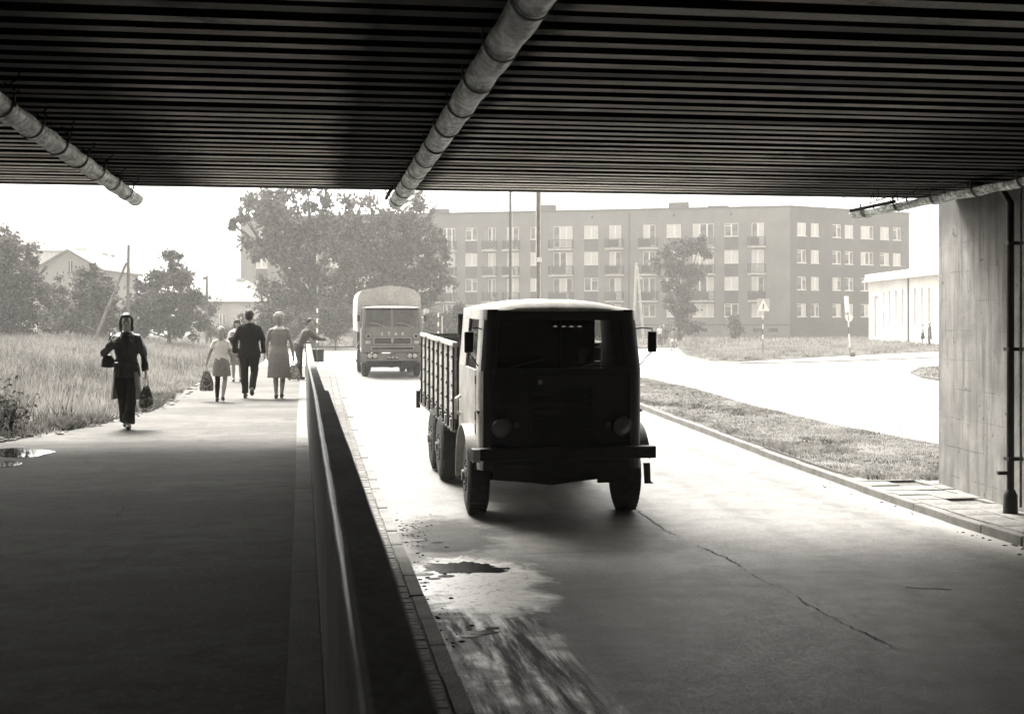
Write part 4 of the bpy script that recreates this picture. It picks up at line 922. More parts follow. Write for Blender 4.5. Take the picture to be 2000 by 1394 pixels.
def win_mesh(w_, h, cols, door=False, transom=True):
    key = (round(w_, 2), round(h, 2), cols, door, transom)
    if key in WM: return WM[key]
    b = MB(); f = .07
    b.box(0, w_, -.03, .03, 0, f); b.box(0, w_, -.03, .03, h - f, h); b.box(0, f, -.031, .031, f, h - f); b.box(w_ - f, w_, -.031, .031, f, h - f)
    for c in cols:
        x = c * w_; b.box(x - .075, x + .075, -.035, .032, f, h - f)
    if transom:
        cc = [0] + list(cols) + [1]; i = transom - 1 if transom is not True else 0; i = min(i, len(cc) - 2)
        b.box(cc[i] * w_ + f, cc[i + 1] * w_ - f, -.028, .028, h * .78, h * .78 + .07)
    b.box(-.05, w_ + .05, -.16, -.031, -.06, -.0)
    fm = b.mesh('window', M['frame']); b = MB(); b.add([(f, 0, f), (w_ - f, 0, f), (w_ - f, 0, h - f), (f, 0, h - f)], [(0, 1, 2, 3)]); pm = b.mesh('pane', M['glaze'])
    cms = []
    cc = [0] + list(cols) + [1]
    for i in range(len(cc) - 1):
        b = MB(); x0, x1 = cc[i] * w_ + .07, cc[i + 1] * w_ - .07; b.add([(x0, -.008, f), (x1, -.008, f), (x1, -.008, h - f), (x0, -.008, h - f)], [(0, 1, 2, 3)]); cms.append(b.mesh('curtain', M['curtain']))
    WM[key] = (fm, pm, cms); return WM[key]
def add_window(W, u0, u1, z0, z1, parent, cols=(.5,), transom=1, cur=None, depth=.18):
    W.open.append((u0, u1, z0, z1)); w_, h = u1 - u0, z1 - z0
    w_ = round(w_ * 20) / 20; fm, pm, cms = win_mesh(w_, h, tuple(cols), False, transom)
    o = link('window', fm, parent); o.matrix_local = W.mtx(u0, z0, -.10) @ Matrix.Diagonal(((u1 - u0) / w_, 1, 1, 1))
    link('pane', pm, o)
    prob = random.choice((.1, .35, .6, .8))
    for i, c in enumerate(cms):
        if (random.random() < prob if cur is None else (cur >> i) & 1): link('curtain', c, o)
    return o
def balcony(W, u0, u1, z, parent, h=1.0, infill=.85):
    mt = W.mtx(u0, z); w_ = u1 - u0
    b = MB(); b.box(0, w_, -1.0, -.004, -.16, 0, mt); s_ = b.build('balcony', M['balc'], parent)
    b = MB(); n = int(w_ / .12)
    b.box(0, w_, -.99, -.94, h - .05, h, mt); b.box(0, w_, -.985, -.955, .06, .1, mt)
    for x in (0, w_ - .05): b.box(x, x + .05, -.94, -.01, h - .05, h, mt); b.box(x, x + .05, -.99, -.94, 0, h - .05, mt)
    for i in range(1, n): x = w_ * i / n; b.box(x - .018, x + .018, -.985, -.955, .1, h - .05, mt)
    for i in range(1, 8): y = -.94 + .93 * i / 8; [b.box(x, x + .02, y - .01, y + .01, .02, h - .05, mt) for x in (.01, w_ - .03)]
    b.build('railing', M['rail'], s_)
    if random.random() < infill:
        b = MB(); x0 = w_ * random.uniform(.02, .2); x1 = w_ * random.uniform(.6, .98); b.box(x0, x1, -.95, -.94, .12, h - .1, mt); b.build('balcony_screen', M['rail'] if random.random() < .55 else M['spandrel'], s_)
    if random.random() < .5:
        b = MB(); 
        for k in range(3): x = w_ * random.uniform(.1, .8); b.box(x, x + .25, -.6, -.3, 0, random.uniform(.3, .8), mt)
        b.build('boxes', M['palebag'] if random.random() < .4 else M['balc'], s_)
    return s_

flats = thing('apartment_block', 'long four-storey apartment block with balconies closing the background behind both lorries', 'building')
A = Vector(at(470, 152)); Bc = Vector(at(1543, 137)); Cc = Vector(at(1776, 146)); ZB, ZT = -.5, 13.92
J = A + (Bc - A) * (plane_u(A, Bc, 1229) / (Bc - A).length)
W1 = Wall(A, Bc, ZB, ZT); W2 = Wall(Bc, Cc, ZB, ZT)
rowt = [12.30, 9.40, 6.50, 3.60]
cols = [(865, 889, 'b', (.3, .72), 855, 893), (909, 932, 'w', (.55,)), (953, 968, 'b', (.5,), 945, 972), (990, 1013, 'b', (.5,), 984, 1016), (1036, 1056, 'w', (.5,)),
        (1081, 1118, 'b', (.34, .68), 1074, 1121), (1141, 1168, 'w', (.5,)), (1190, 1213, 'b', (.5,), 1184, 1219),
        (1256, 1280, 'b', (.5,), 1248, 1286), (1302, 1330, 'w', (.55,)), (1353, 1394, 'b', (.33, .68), 1346, 1396), (1415, 1442, 'w', (.5,)), (1468, 1492, 'b', (.5,), 1461, 1496),
        (818, 838, 'w', (.5,)), (775, 797, 'b', (.5,), 768, 804), (735, 755, 'w', (.5,)), (690, 722, 'b', (.33, .68), 684, 728), (645, 668, 'w', (.5,)), (597, 620, 'b', (.5,), 590, 626), (552, 574, 'w', (.5,)), (500, 522, 'w', (.5,))]
for c in cols:
    x0, x1, kind, mull = c[:4]; u0, u1 = plane_u(A, Bc, x0), plane_u(A, Bc, x1)
    for r, zt in enumerate(rowt):
        if kind == 'b' and r < 3:
            dw = u1 - u0; zb = zt - 2.36
            add_window(W1, u0, u1, zb, zt, flats, mull, 0)
            balcony(W1, plane_u(A, Bc, c[4]), plane_u(A, Bc, c[5]), zt - 2.55, flats)
        else:
            add_window(W1, u0, u1, zt - 1.42, zt, flats, mull, random.choice((1, 1, 2)))
            if kind == 'w' and r < 3:
                b = MB(); b.box(0, u1 - u0, -.02, -.003, 0, 1.36, W1.mtx(u0, rowt[r + 1] + .06)); b.build('spandrel_panel', M['spandrel'], flats)
for x0, x1 in ((1557, 1575), (1584, 1600), (1626, 1643), (1650, 1667), (1681, 1706), (1719, 1737), (1744, 1760)):
    u0, u1 = plane_u(Bc, Cc, x0), plane_u(Bc, Cc, x1)
    for r, zt in enumerate(rowt):
        add_window(W2, u0, u1, zt - 1.42, zt, flats, (.35, .68) if x1 - x0 > 20 else (.55,), random.choice((1, 2)))
        if r == 0 and x0 in (1557, 1584, 1719, 1744): b = MB(); b.box(0, u1 - u0, -.02, -.003, 0, 1.36, W2.mtx(u0, rowt[1] + .06)); b.build('spandrel_panel', M['spandrel'], flats)
for px in (1372, 1480, 1510):
    u = plane_u(A, Bc, px); W1.open.append((u - .5, u + .5, .55, .95)); b = MB(); b.box(0, 1.0, .1, .12, 0, .4, W1.mtx(u - .5, .55)); b.build('basement_vent', M['darkslot'], flats)
W1.build('facade_wall', M['wallA'], flats); W2.build('gable_wall', M['wallA2'], flats)
nb_ = W1.n; back = [A - nb_ * 11, Cc - W2.n * 11]
b = MB(); b.add([(A.x, A.y, ZB), (A.x, A.y, ZT), (back[0].x, back[0].y, ZT), (back[0].x, back[0].y, ZB)], [(0, 1, 2, 3)])
b.add([(Cc.x, Cc.y, ZB), (Cc.x, Cc.y, ZT), (back[1].x, back[1].y, ZT), (back[1].x, back[1].y, ZB)], [(3, 2, 1, 0)])
b.add([(back[0].x, back[0].y, ZB), (back[0].x, back[0].y, ZT), (back[1].x, back[1].y, ZT), (back[1].x, back[1].y, ZB)], [(0, 1, 2, 3)]); b.build('end_wall', M['wallA2'], flats)
ov = .25; A_, B_, C_ = A + W1.n * ov, Bc + (W1.n + W2.n) * ov * .6, Cc + W2.n * ov
poly = [(A_.x, A_.y), (B_.x, B_.y), (C_.x, C_.y), (back[1].x, back[1].y), (back[0].x, back[0].y)]
b = MB(); b.prism(poly, ZT + .003, ZT + .16); fixn(b.build('roof', M['roofdark'], flats))
for px, hh in ((1040, .8), (1302, .75), (830, .6), (1380, .3)):
    u = plane_u(A, Bc, px); b = MB(); b.box(0, 2.2, 1.5, 2.6, 0, hh, W1.mtx(u, ZT + .16)); b.build('chimney', M['wallA2'], flats)
for px, hh in ((905, 2.2), (960, 1.6), (1120, 2.4), (1200, 1.8), (1275, 2.3), (1350, 2.0), (1450, 2.4), (1510, 1.7)):
    u = plane_u(A, Bc, px); b = MB(); b.tube([W1.pt(u, ZT + .1, -1.4), W1.pt(u, ZT + hh * .55, -1.4)], .025, 5)
    for k in range(3): b.tube([W1.pt(u - .35 + .06 * k, ZT + hh * (.40 + .07 * k), -1.4), W1.pt(u + .35 - .06 * k, ZT + hh * (.40 + .07 * k), -1.4)], .015, 4)
    b.build('aerial', M['poledark'], flats)
u = plane_u(A, Bc, 1229); b = MB(); b.box(-.07, .07, -.09, -.003, 0, ZT - .3, W1.mtx(u, 0)); b.build('rain_pipe', M['roofdark'], flats)
for px in (1157, 1316, 1428): 
    u = plane_u(A, Bc, px); b = MB(); b.box(-.1, .1, -.03, -.003, 0, .3, W1.mtx(u, 13.1)); b.build('roof_vent', M['darkslot'], flats)
b = MB(); b.box(0, W1.L, -.05, -.003, 0, .12, W1.mtx(0, 1.25)); b.box(.05, W2.L, -.052, -.003, 0, .12, W2.mtx(0, 1.252)); b.build('plinth_band', M['spandrel'], flats)

hall = thing('white_hall', 'low white building with tall narrow windows right of the apartment block', 'building')
HA = Vector(at(1697, 122)); HB = Vector(at(1825, 103.5)); HB = HA + (HB - HA) * 1.25
HW = Wall(HA, HB, -.4, 5.35)
for x0, x1, y0, y1 in ((1707, 1715, 578, 660), (1724.5, 1728, 571, 592), (1724.5, 1728, 610, 662), (1735, 1739, 569, 637), (1748, 1752, 567, 637), (1760.5, 1765, 565, 637), (1784.5, 1789, 563, 637), (1798.5, 1803, 562, 637), (1812, 1817, 562, 637)):
    u0, u1 = plane_u(HA, HB, x0), plane_u(HA, HB, x1); p = HW.pt(u0, 0); D = p[0] * math.sin(YAW) + p[1] * math.cos(YAW)
    z0, z1 = zat(y1, D), zat(y0, D); z0 = max(z0, 0)
    HW.open.append((u0, u1, z0, z1)); b = MB(); w_, h = u1 - u0, z1 - z0; f = .05
    b.box(0, w_, .1, .14, 0, f); b.box(0, w_, .1, .14, h - f, h); b.box(0, f, .1, .141, f, h - f); b.box(w_ - f, w_, .1, .141, f, h - f)
    k = 0
    while (k + 1) * .8 < h: k += 1; b.box(f, w_ - f, .1, .138, k * .8, k * .8 + .04)
    o = b.build('window', M['frame'], hall); o.matrix_local = HW.mtx(u0, z0)
    b = MB(); b.add([(0, .16, 0), (w_, .16, 0), (w_, .16, h), (0, .16, h)], [(0, 1, 2, 3)]); b.build('pane', M['curtain'], o)
HW.build('wall', M['wallB'], hall)
hb2 = [HA - HW.n * 14, HB - HW.n * 14]
b = MB(); b.add([(HA.x, HA.y, -.4), (HA.x, HA.y, 5.35), (hb2[0].x, hb2[0].y, 5.35), (hb2[0].x, hb2[0].y, -.4)], [(0, 1, 2, 3)]); b.build('end_wall', M['wallB'], hall)
b = MB(); b.box(-.4, HW.L, -.45, 14.2, 0, .22, HW.mtx(0, 5.352)); b.box(-.3, HW.L, -.3, 14, .22, .75, HW.mtx(0, 5.353)); b.build('roof', M['wallB'], hall)
b = MB(); b.box(-.45, HW.L, -.55, -.455, .02, .14, HW.mtx(0, 5.35)); b.build('roof_gutter', M['curtain'], hall)
u = plane_u(HA, HB, 1775); b = MB(); b.box(-.07, .07, -.12, -.003, 0, 5.6, HW.mtx(u, -.2)); b.build('rain_pipe', M['spandrel'], hall)

def gable_house(name, label, px0, px1, D, zeave, zridge, depth, roofm, wallm, along=False, wins=(), chim=None, ov=.4, hip=0):
    t = thing(name, label, 'house'); P, Q = Vector(at(px0, D)), Vector(at(px1, D)); Wl = Wall(P, Q, -.3, zeave)
    for x0, x1, z0, z1 in wins:
        u0, u1 = plane_u(P, Q, x0), plane_u(P, Q, x1)
        if z1 < zeave: add_window(Wl, u0, u1, z0, z1, t, (.5,), 1)
        else:
            b = MB(); b.box(0, u1 - u0, -.04, .0, 0, z1 - z0, Wl.mtx(u0, z0)); o = b.build('window', M['darkslot'], t)
            b = MB(); b.box((u1 - u0) * .45, (u1 - u0) * .55, -.06, -.041, 0, z1 - z0, Wl.mtx(u0, z0)); b.build('frame', M['frame'], o)
    Wl.build('wall', wallm, t); L = Wl.L; mt = Wl.mtx(0, 0)
    b = MB(); b.add([mt @ Vector(p) for p in ((0, 0, -.3), (0, depth, -.3), (0, depth, zeave), (0, 0, zeave))], [(3, 2, 1, 0)]); b.add([mt @ Vector(p) for p in ((L, 0, -.3), (L, depth, -.3), (L, depth, zeave), (L, 0, zeave))], [(0, 1, 2, 3)])
    b.add([mt @ Vector(p) for p in ((0, depth, -.3), (L, depth, -.3), (L, depth, zeave), (0, depth, zeave))], [(0, 1, 2, 3)])
    if not along:  # gable faces us
        for y in (0, depth): b.add([mt @ Vector(p) for p in ((0, y, zeave), (L, y, zeave), (L / 2, y, zridge))], [(0, 1, 2)])
    b.build('end_wall', wallm, t)
    b = MB()
    if not along:
        sl_ = (zridge - zeave) / (L / 2)
        for sg in (-1, 1):
            x0 = L / 2; x1 = L / 2 + sg * (L / 2 + ov); z1 = zeave - ov * sl_
            b.hexa([mt @ Vector(p) for p in ((x0, -ov, zridge), (x1, -ov, z1), (x1, depth + ov, z1), (x0, depth + ov, zridge), (x0, -ov, zridge + .22), (x1, -ov, z1 + .18), (x1, depth + ov, z1 + .18), (x0, depth + ov, zridge + .22))])
    else:
        b.hexa([mt @ Vector(p) for p in ((-ov, -ov, zeave), (L + ov, -ov, zeave), (L - hip + ov, depth / 2, zridge), (hip - ov, depth / 2, zridge), (-ov, -ov, zeave + .15), (L + ov, -ov, zeave + .15), (L - hip + ov, depth / 2, zridge + .15), (hip - ov, depth / 2, zridge + .15))])
        b.hexa([mt @ Vector(p) for p in ((-ov, depth + ov, zeave), (L + ov, depth + ov, zeave), (L - hip + ov, depth / 2, zridge), (hip - ov, depth / 2, zridge), (-ov, depth + ov, zeave + .15), (L + ov, depth + ov, zeave + .15), (L - hip + ov, depth / 2, zridge + .15), (hip - ov, depth / 2, zridge + .15))])
        if hip:
            for x0, xr_ in ((-ov, hip - ov), (L + ov, L - hip + ov)): b.add([mt @ Vector(p) for p in ((x0, -ov, zeave + .14), (x0, depth + ov, zeave + .14), (xr_, depth / 2, zridge + .149))], [(0, 1, 2)])
    rf = fixn(b.build('roof', roofm, t))
    if chim:
        u, w_, zt = chim; u = plane_u(P, Q, u); b = MB(); b.box(u - w_ / 2, u + w_ / 2, depth / 2 - .3, depth / 2 + .3, zeave, zt, mt); b.build('chimney', wallm, rf)
    return t
gable_house('gabled_house', 'tall house with a steep gable and one attic window behind the left trees', 72, 196, 118, zat(526, 118), zat(491, 118), 12, M['roofC'], M['wallC'], wins=((134, 141.5, zat(534, 118), zat(510, 118)), (138, 145, zat(573, 118), zat(556, 118)), (100, 108, zat(573, 118), zat(556, 118))))
gable_house('far_house', 'pale big house rising faintly behind the gabled house at the far left', -60, 118, 175, zat(492, 175), zat(446, 175), 14, M['roofC'], M['wallD'], along=True, hip=6, chim=(124, 1.6, zat(478, 175)), wins=((20, 30, 6, 8), (60, 70, 6, 8)))
gable_house('long_roofed_house', 'long low house with a broad tiled roof left of the tall poplars', 372, 500, 128, zat(592, 128), zat(546, 128), 13, M['roofC'], M['wallD'], along=True, hip=2.6, chim=(443, .9, zat(539, 128)), wins=((428, 440, zat(634, 128), zat(612, 128)), (470, 480, zat(634, 128), zat(612, 128))))

# ------------------------------------------------------------------ poles, signs
def zground(x, y): return float(zl(x, y)) if x < -.3 else float(np.interp(y, _ry, _rz))
def pole(name, label, cat, px, D, pytop, r, m, group=None, lean=0, r2=None):
    x, y = at(px, D); z0 = zground(x, y) - .3; z1 = zat(pytop, D); t = thing(name, label, cat, (x, y, 0), 0, group)
    b = MB(); b.tube([(0, 0, z0), (lean * .5, 0, (z0 + z1) / 2), (lean, 0, z1)], [r * 1.25, r * 1.1, r if r2 is None else r2], 10); b.build('post', m, t, True); return t
t = pole('utility_pole', 'weathered wooden pole with a slanting brace in the left meadow', 'pole', 249, 74, 478, .085, M['pole'], lean=.06)
x, y = at(249, 74); bx, by = at(178, 72); tx, ty = at(247, 74)
b = MB(); b.tube([(bx - x, by - y, zground(bx, by) - .2), (tx - x, ty - y, zat(513, 74))], [.085, .07], 8); b.build('brace', M['pole'], t, True)
b = MB(); b.tube([(bx - x - .25, by - y, zat(636, 72)), (bx - x + .35, by - y, zat(648, 72))], .03, 6); b.tube([(.03, -.1, zat(505, 74)), (-.25, -.1, zat(513, 74))], .03, 6); b.build('crosspiece', M['pole'], t)
t = pole('utility_pole', 'thinner wooden pole standing in front of the long low house', 'pole', 404, 96, 538, .09, M['pole'])
b = MB(); b.box(-.3, -.05, -.06, .06, zat(546, 96), zat(541, 96)); b.build('crosspiece', M['pole'], t)
t = pole('tall_mast', 'thick tall dark mast rising behind the pale roof of the near lorry', 'mast', 1052.5, 62, 230, .105, M['poledark'])
b = MB(); b.tube([(.05, -.11, zat(680, 62)), (.05, -.11, zat(230, 62))], .028, 6); b.tube([(-.14, -.06, zat(520, 62)), (-.14, -.06, zat(230, 62))], .03, 6); b.build('cable_duct', M['polepale'], t)
b = MB(); b.box(-.12, .12, -.16, -.1, zat(512, 62), zat(503, 62)); b.build('clamp', M['palebag'], t)
t = pole('tall_mast', 'slimmer tall dark mast left of the thick one behind the near lorry', 'mast', 996.5, 66, 230, .06, M['poledark'])
b = MB(); b.tube([(.09, -.05, zat(680, 66)), (.09, -.05, zat(230, 66))], .025, 6); b.build('cable_duct', M['polepale'], t)
x, y = at(1247, 104); t = thing('a_frame_pole', 'pale A-shaped double pole standing in front of the apartment block', 'pole', (x, y, 0))
for (a0, b0), (a1, b1) in (((1236, 650), (1243, 513)), ((1258.5, 655), (1244.5, 520))):
    p, q = at(a0, 104), at(a1, 104); b = MB(); b.tube([(p[0] - x, p[1] - y, zground(*p) - .2), (q[0] - x, q[1] - y, zat(b1, 104))], [.12, .10], 8); b.build('leg', M['polepale'], t, True)
b = MB(); b.box(-.3, .3, -.1, .1, zat(545, 104), zat(541, 104)); b.build('crosspiece', M['polepale'], t)
def striped(px, D, py0, py1, label, n=4, r=.045):
    x, y = at(px, D); z0, z1 = zground(x, y), zat(py0, D); t = thing('striped_post', label, 'post', (x, y, 0))
    b = MB(); b.tube([(0, 0, z0), (0, 0, z1)], r * .8, 8); b.build('post', M['poledark'], t, True)
    k = (zat(py0, D) - zat(py1, D)) / (n * 2 - 1)
    for i in range(n):
        zt = z1 - .0 - i * 2 * k; b = MB(); b.tube([(0, 0, zt - k * .9), (0, 0, zt)], r, 10); b.build('white_band', M['signwhite'], t, True)
striped(619.5, 66, 602, 690, 'dark post with white bands beside the man at the end of the parapet', 5)
striped(856, 84, 611, 656, 'banded post on the verge right of the canvas-covered lorry', 3)
pole('thin_post', 'thin pale post right beside the banded post behind the flatbed lorry', 'post', 863.5, 84, 617, .035, M['polepale'])
def cross_sign():
    x, y = at(1490.5, 76); zg = float(np.interp(y, _ry, _rz)) + .05; t = thing('crossing_sign', 'pedestrian crossing sign, white triangle on a grey square board on a banded post', 'road sign', (x, y, zg), -YAW)
    H = 3.42; b = MB(); b.tube([(0, 0, 0), (-.02, 0, 1.0), (0, 0, H - .9)], .03, 8); b.build('post', M['poledark'], t, True)
    for z0, z1 in ((1.05, 1.3), (1.62, 1.92), (2.2, 2.5)):
        b = MB(); b.tube([(-.015, 0, z0), (-.01, 0, z1)], .036, 8); b.build('white_band', M['signwhite'], t, True)
    b = MB(); b.box(-.37, .37, -.045, -.025, H - .74, H + .0); b.build('board', M['signgrey'], t)
    b = MB(); b.prism([(-.37, H - .72), (.37, H - .72), (0, H - .02)], 0, .006, Matrix.Translation((0, -.047, 0)) @ Matrix.Rotation(rad(90), 4, 'X')); tr = fixn(b.build('triangle', M['signwhite'], t))
    b = MB(); zz = H - .52   # walking figure
    b.ell((0, -.056, zz + .22), (.03, .004, .035), 10, 6); b.box(-.028, .028, -.058, -.054, zz + .06, zz + .19)
    b.tube([(0, -.056, zz + .07), (-.06, -.056, zz - .1)], .016, 6); b.tube([(.0, -.056, zz + .07), (.05, -.056, zz - .09)], .016, 6); b.tube([(0, -.056, zz + .17), (.06, -.056, zz + .08)], .011, 6); b.build('walking_figure', M['black'], tr)
cross_sign()
def blade_sign():
    x, y = at(1660, 75); zg = float(np.interp(y, _ry, _rz)) + .05; t = thing('street_sign', 'leaning post with a round sign and a narrow blade, right of the crossing sign', 'road sign', (x, y, zg), -YAW)
    b = MB(); b.tube([(.02, 0, 0), (-.05, 0, 1.2), (-.17, 0, 3.6)], .032, 8); b.build('post', M['poledark'], t, True)
    for z0, z1 in ((.55, 1.35), (1.75, 2.1)):
        b = MB(); f = lambda z: (.02 - .19 * z / 3.6); b.tube([(f(z0), 0, z0), (f(z1), 0, z1)], .045, 8); b.build('white_band', M['signwhite'], t, True)
    b = MB(); b.cyl((-.06, -.05, 2.27), (0, 1, 0), .21, .02, 28); rs = b.build('round_sign', M['signwhite'], t, True)
    b = MB(); b.box(-.12, -.08, -.065, -.061, 2.12, 2.42); b.build('sign_mark', M['poledark'], rs)
    b = MB(); b.hexa([Vector(p) for p in ((-.19, -.3, 2.62), (-.10, -.3, 2.62), (-.10, .3, 2.62), (-.19, .3, 2.62), (-.27, -.3, 3.55), (-.16, -.3, 3.55), (-.16, .3, 3.55), (-.27, .3, 3.55))]); b.build('blade', M['signwhite'], t)
    b = MB(); b.box(-.02, .30, -.15, .15, -.05, .28); b.build('base_block', M['boardgrey'], t, bevel=.05)
blade_sign()

# ------------------------------------------------------------------ trees and bushes
def leaves(blobs, n, size, seed, name, m, parent, shell=.55, squash=1.0):
    rs = np.random.RandomState(seed); B = np.array([(b[0], b[1], b[2], b[3], (b[4] if len(b) > 4 else 1.0)) for b in blobs]); sub_ = []
    for q in B:
        for _ in range(7):
            dd = rs.normal(size=3); dd /= np.linalg.norm(dd); sub_.append(np.concatenate([q[:3] + dd * q[3] * rs.uniform(.45, 1.1) * np.array([1, 1, .9]), [q[3] * rs.uniform(.3, .55), q[4] * rs.uniform(.4, 1.4)]]))
        sub_.append(q * np.array([1, 1, 1, .7, 1.6]))
    B = np.array(sub_); wts = B[:, 3] ** 2.0 * B[:, 4]; wts /= wts.sum()
    idx = rs.choice(len(B), n, p=wts)
    # clumps: pick cluster centres inside each blob, scatter leaves round them
    nc = max(6, n // 70); ci = rs.choice(len(B), nc, p=wts); d = rs.normal(size=(nc, 3)); d /= np.linalg.norm(d, axis=1)[:, None]
    rr = rs.uniform(shell ** 3, 1.5, nc) ** (1 / 3.0); cc = B[ci, :3] + d * (B[ci, 3] * rr)[:, None] * np.array([1, 1, .92])
    k = rs.randint(0, nc, n); sp = (B[ci[k], 3] * .2 + .12) * rs.uniform(.5, 1.35, nc)[k]
    P = cc[k] + rs.normal(size=(n, 3)) * sp[:, None] * np.array([1, 1, .8])
    a = rs.normal(size=(n, 3)); a /= np.linalg.norm(a, axis=1)[:, None]; b = rs.normal(size=(n, 3)); b -= (a * b).sum(1)[:, None] * a; b /= np.linalg.norm(b, axis=1)[:, None]
    s_ = size * rs.uniform(.55, 1.3, n)[:, None]
    V = np.stack([P - a * s_, P + b * s_ * .55, P + a * s_, P - b * s_ * .55], 1).reshape(-1, 3); F = np.arange(4 * n).reshape(-1, 4)
    return npmesh(name, V, F, m, parent)
def tree(name, label, cat, px, D, blobs_px, n, size, seed, m, group=None, trunk=.22, dspread=.6, trunkpts=None, shell=.5, limbs=True):
    x0, y0 = at(px, D); zg = zground(x0, y0); t = thing(name, label, cat, (x0, y0, zg - .05), 0, group)
    rs = random.Random(seed); bl = []
    for q in blobs_px:
        bx, by, br = q[:3]; dn = q[3] if len(q) > 3 else 1.0; dd = D + rs.uniform(-dspread, dspread) * 3; x, y = at(bx, dd); bl.append((x - x0, y - y0, zat(by, dd) - zg, br * D / FPX, dn))
    leaves(bl, n, size, seed, 'crown', m, t, shell)
    if limbs:
        b = MB(); top = max(bl, key=lambda q: q[2]); cz = [q for q in bl]
        h = top[2]; fork = h * .28
        b.tube([(0, 0, -.3), (.02 * h * .2, 0, fork * .6), (top[0] * .3, top[1] * .3, fork + (h - fork) * .35), (top[0] * .8, top[1] * .8, h * .85)], [trunk * 1.3, trunk, trunk * .65, trunk * .15], 9)
        for q in cz:
            s0 = Vector((top[0] * .12, top[1] * .12, fork * rs.uniform(.7, 1.8))); e = Vector(q[:3]); 
            if e.z < s0.z + .3: s0.z = max(.2, e.z - .8)
            mid = (s0 + e) / 2 + Vector((rs.uniform(-.3, .3), rs.uniform(-.3, .3), rs.uniform(.0, .5)))
            b.tube([s0, mid, e + Vector((0, 0, q[3] * .4))], [trunk * .42, trunk * .25, .02], 6)
            for _ in range(4):
                d = Vector((rs.gauss(0, 1), rs.gauss(0, 1), rs.gauss(.3, .8))).normalized() * q[3] * .95; b.tube([mid * .4 + e * .6, e + d * .5, e + d], [trunk * .16, trunk * .09, .01], 4)
        b.build('trunk', M['bark'], t, True)
    return t
tree('poplar_tree', 'tallest broad tree rising past the deck edge left of the canvas-covered lorry', 'tree', 612, 96,
     [(520, 400, 48, .6), (560, 372, 46, .45), (600, 350, 50, .4), (640, 375, 46, .45), (480, 440, 28, .7), (455, 437, 14, .7), (545, 455, 60), (610, 440, 60), (570, 520, 62), (520, 500, 42), (500, 480, 30, .6), (640, 510, 60), (540, 590, 52), (600, 590, 60), (510, 560, 28, .6), (640, 570, 55), (665, 440, 44), (560, 630, 40), (620, 630, 44), (520, 620, 30)], 15000, .22, 11, M['leafbig'], trunk=.36, shell=.3)
tree('poplar_tree', 'right-hand broad tree spreading over the canvas-covered lorry', 'tree', 745, 99,
     [(720, 390, 42, .45), (770, 365, 46, .4), (815, 392, 34, .35), (850, 402, 22, .3), (700, 440, 44), (750, 450, 58), (800, 450, 48), (835, 470, 40), (715, 510, 55), (780, 520, 60), (835, 520, 44), (860, 545, 24, .6), (700, 570, 44), (760, 580, 50), (820, 575, 40), (850, 600, 26, .6), (690, 480, 44), (865, 490, 18, .5)], 14000, .22, 12, M['leafbig'], trunk=.34, shell=.3)
shr = 'bushes in front of the apartment block'
for i, (px, D, bl, n, lab) in enumerate((
    (655, 90, [(650, 640, 24), (670, 622, 22), (640, 615, 22)], 6000, 'round bush just left of the canvas-covered lorry'),
    (530, 88, [(525, 640, 24), (548, 622, 24), (520, 612, 22)], 6000, 'bush behind the man in the black suit'),
    (585, 86, [(585, 645, 20), (600, 628, 20)], 4500, 'bush behind the man leaning over the parapet end'),
    (880, 92, [(880, 640, 22), (895, 620, 20), (862, 625, 16), (900, 600, 12)], 6500, 'bush above the bed of the flatbed lorry'),
    (838, 92, [(838, 645, 16), (846, 628, 14)], 3500, 'small bush between the two lorries'),
    (1436, 118, [(1436, 645, 11), (1432, 630, 10), (1440, 615, 6, .5)], 2600, 'small pale bush against the apartment wall left of the crossing sign'),
    (1300, 112, [(1300, 650, 9), (1292, 645, 8)], 1500, 'little bush beside the cyclists'))):
    tree('bush', lab, 'bush', px, D, bl, n, .10, 40 + i, M['leafleft'], shr, trunk=.05, dspread=.3)
tree('small_tree', 'crooked small tree in front of the apartment block right of the near lorry', 'tree', 1326, 113,
     [(1300, 500, 20, .7), (1335, 488, 22, .8), (1365, 478, 18, .8), (1382, 490, 12, .6), (1285, 530, 17, .7), (1318, 520, 22), (1350, 530, 24), (1340, 560, 22), (1300, 560, 16, .7), (1322, 590, 20), (1345, 600, 14), (1330, 625, 20), (1350, 640, 18), (1318, 648, 14)], 11000, .15, 21, M['leafleft'], trunk=.16, shell=.2)
tree('broadleaf_tree', 'dense dark tree filling the left edge of the picture behind the meadow', 'tree', 15, 76,
     [(0, 480, 34), (-40, 520, 60), (20, 500, 34), (60, 520, 26, .8), (78, 498, 14, .5), (10, 560, 50), (60, 570, 34), (-10, 620, 50), (50, 620, 36), (85, 560, 20, .7), (90, 520, 10, .4)], 15000, .15, 22, M['leafleft'], trunk=.2)
tree('broadleaf_tree', 'pale airy tree behind the gabled house', 'tree', 185, 138, [(175, 512, 22), (205, 505, 16), (160, 520, 16), (190, 540, 24), (215, 525, 10), (205, 570, 20)], 7000, .18, 23, M['leafpale'], trunk=.2)
tree('broadleaf_tree', 'rounded tree in front of the gabled house, just left of the braced pole', 'tree', 180, 80, [(180, 545, 28), (165, 575, 34), (200, 580, 28), (160, 620, 34), (200, 625, 32), (182, 525, 14, .6)], 8500, .14, 24, M['leafleft'], trunk=.12)
tree('broadleaf_tree', 'slim tree before the left part of the gabled house', 'tree', 112, 82, [(115, 560, 16, .7), (112, 590, 20), (105, 625, 26), (125, 630, 22), (118, 540, 9, .5)], 5500, .13, 25, M['leafpale'], trunk=.08)
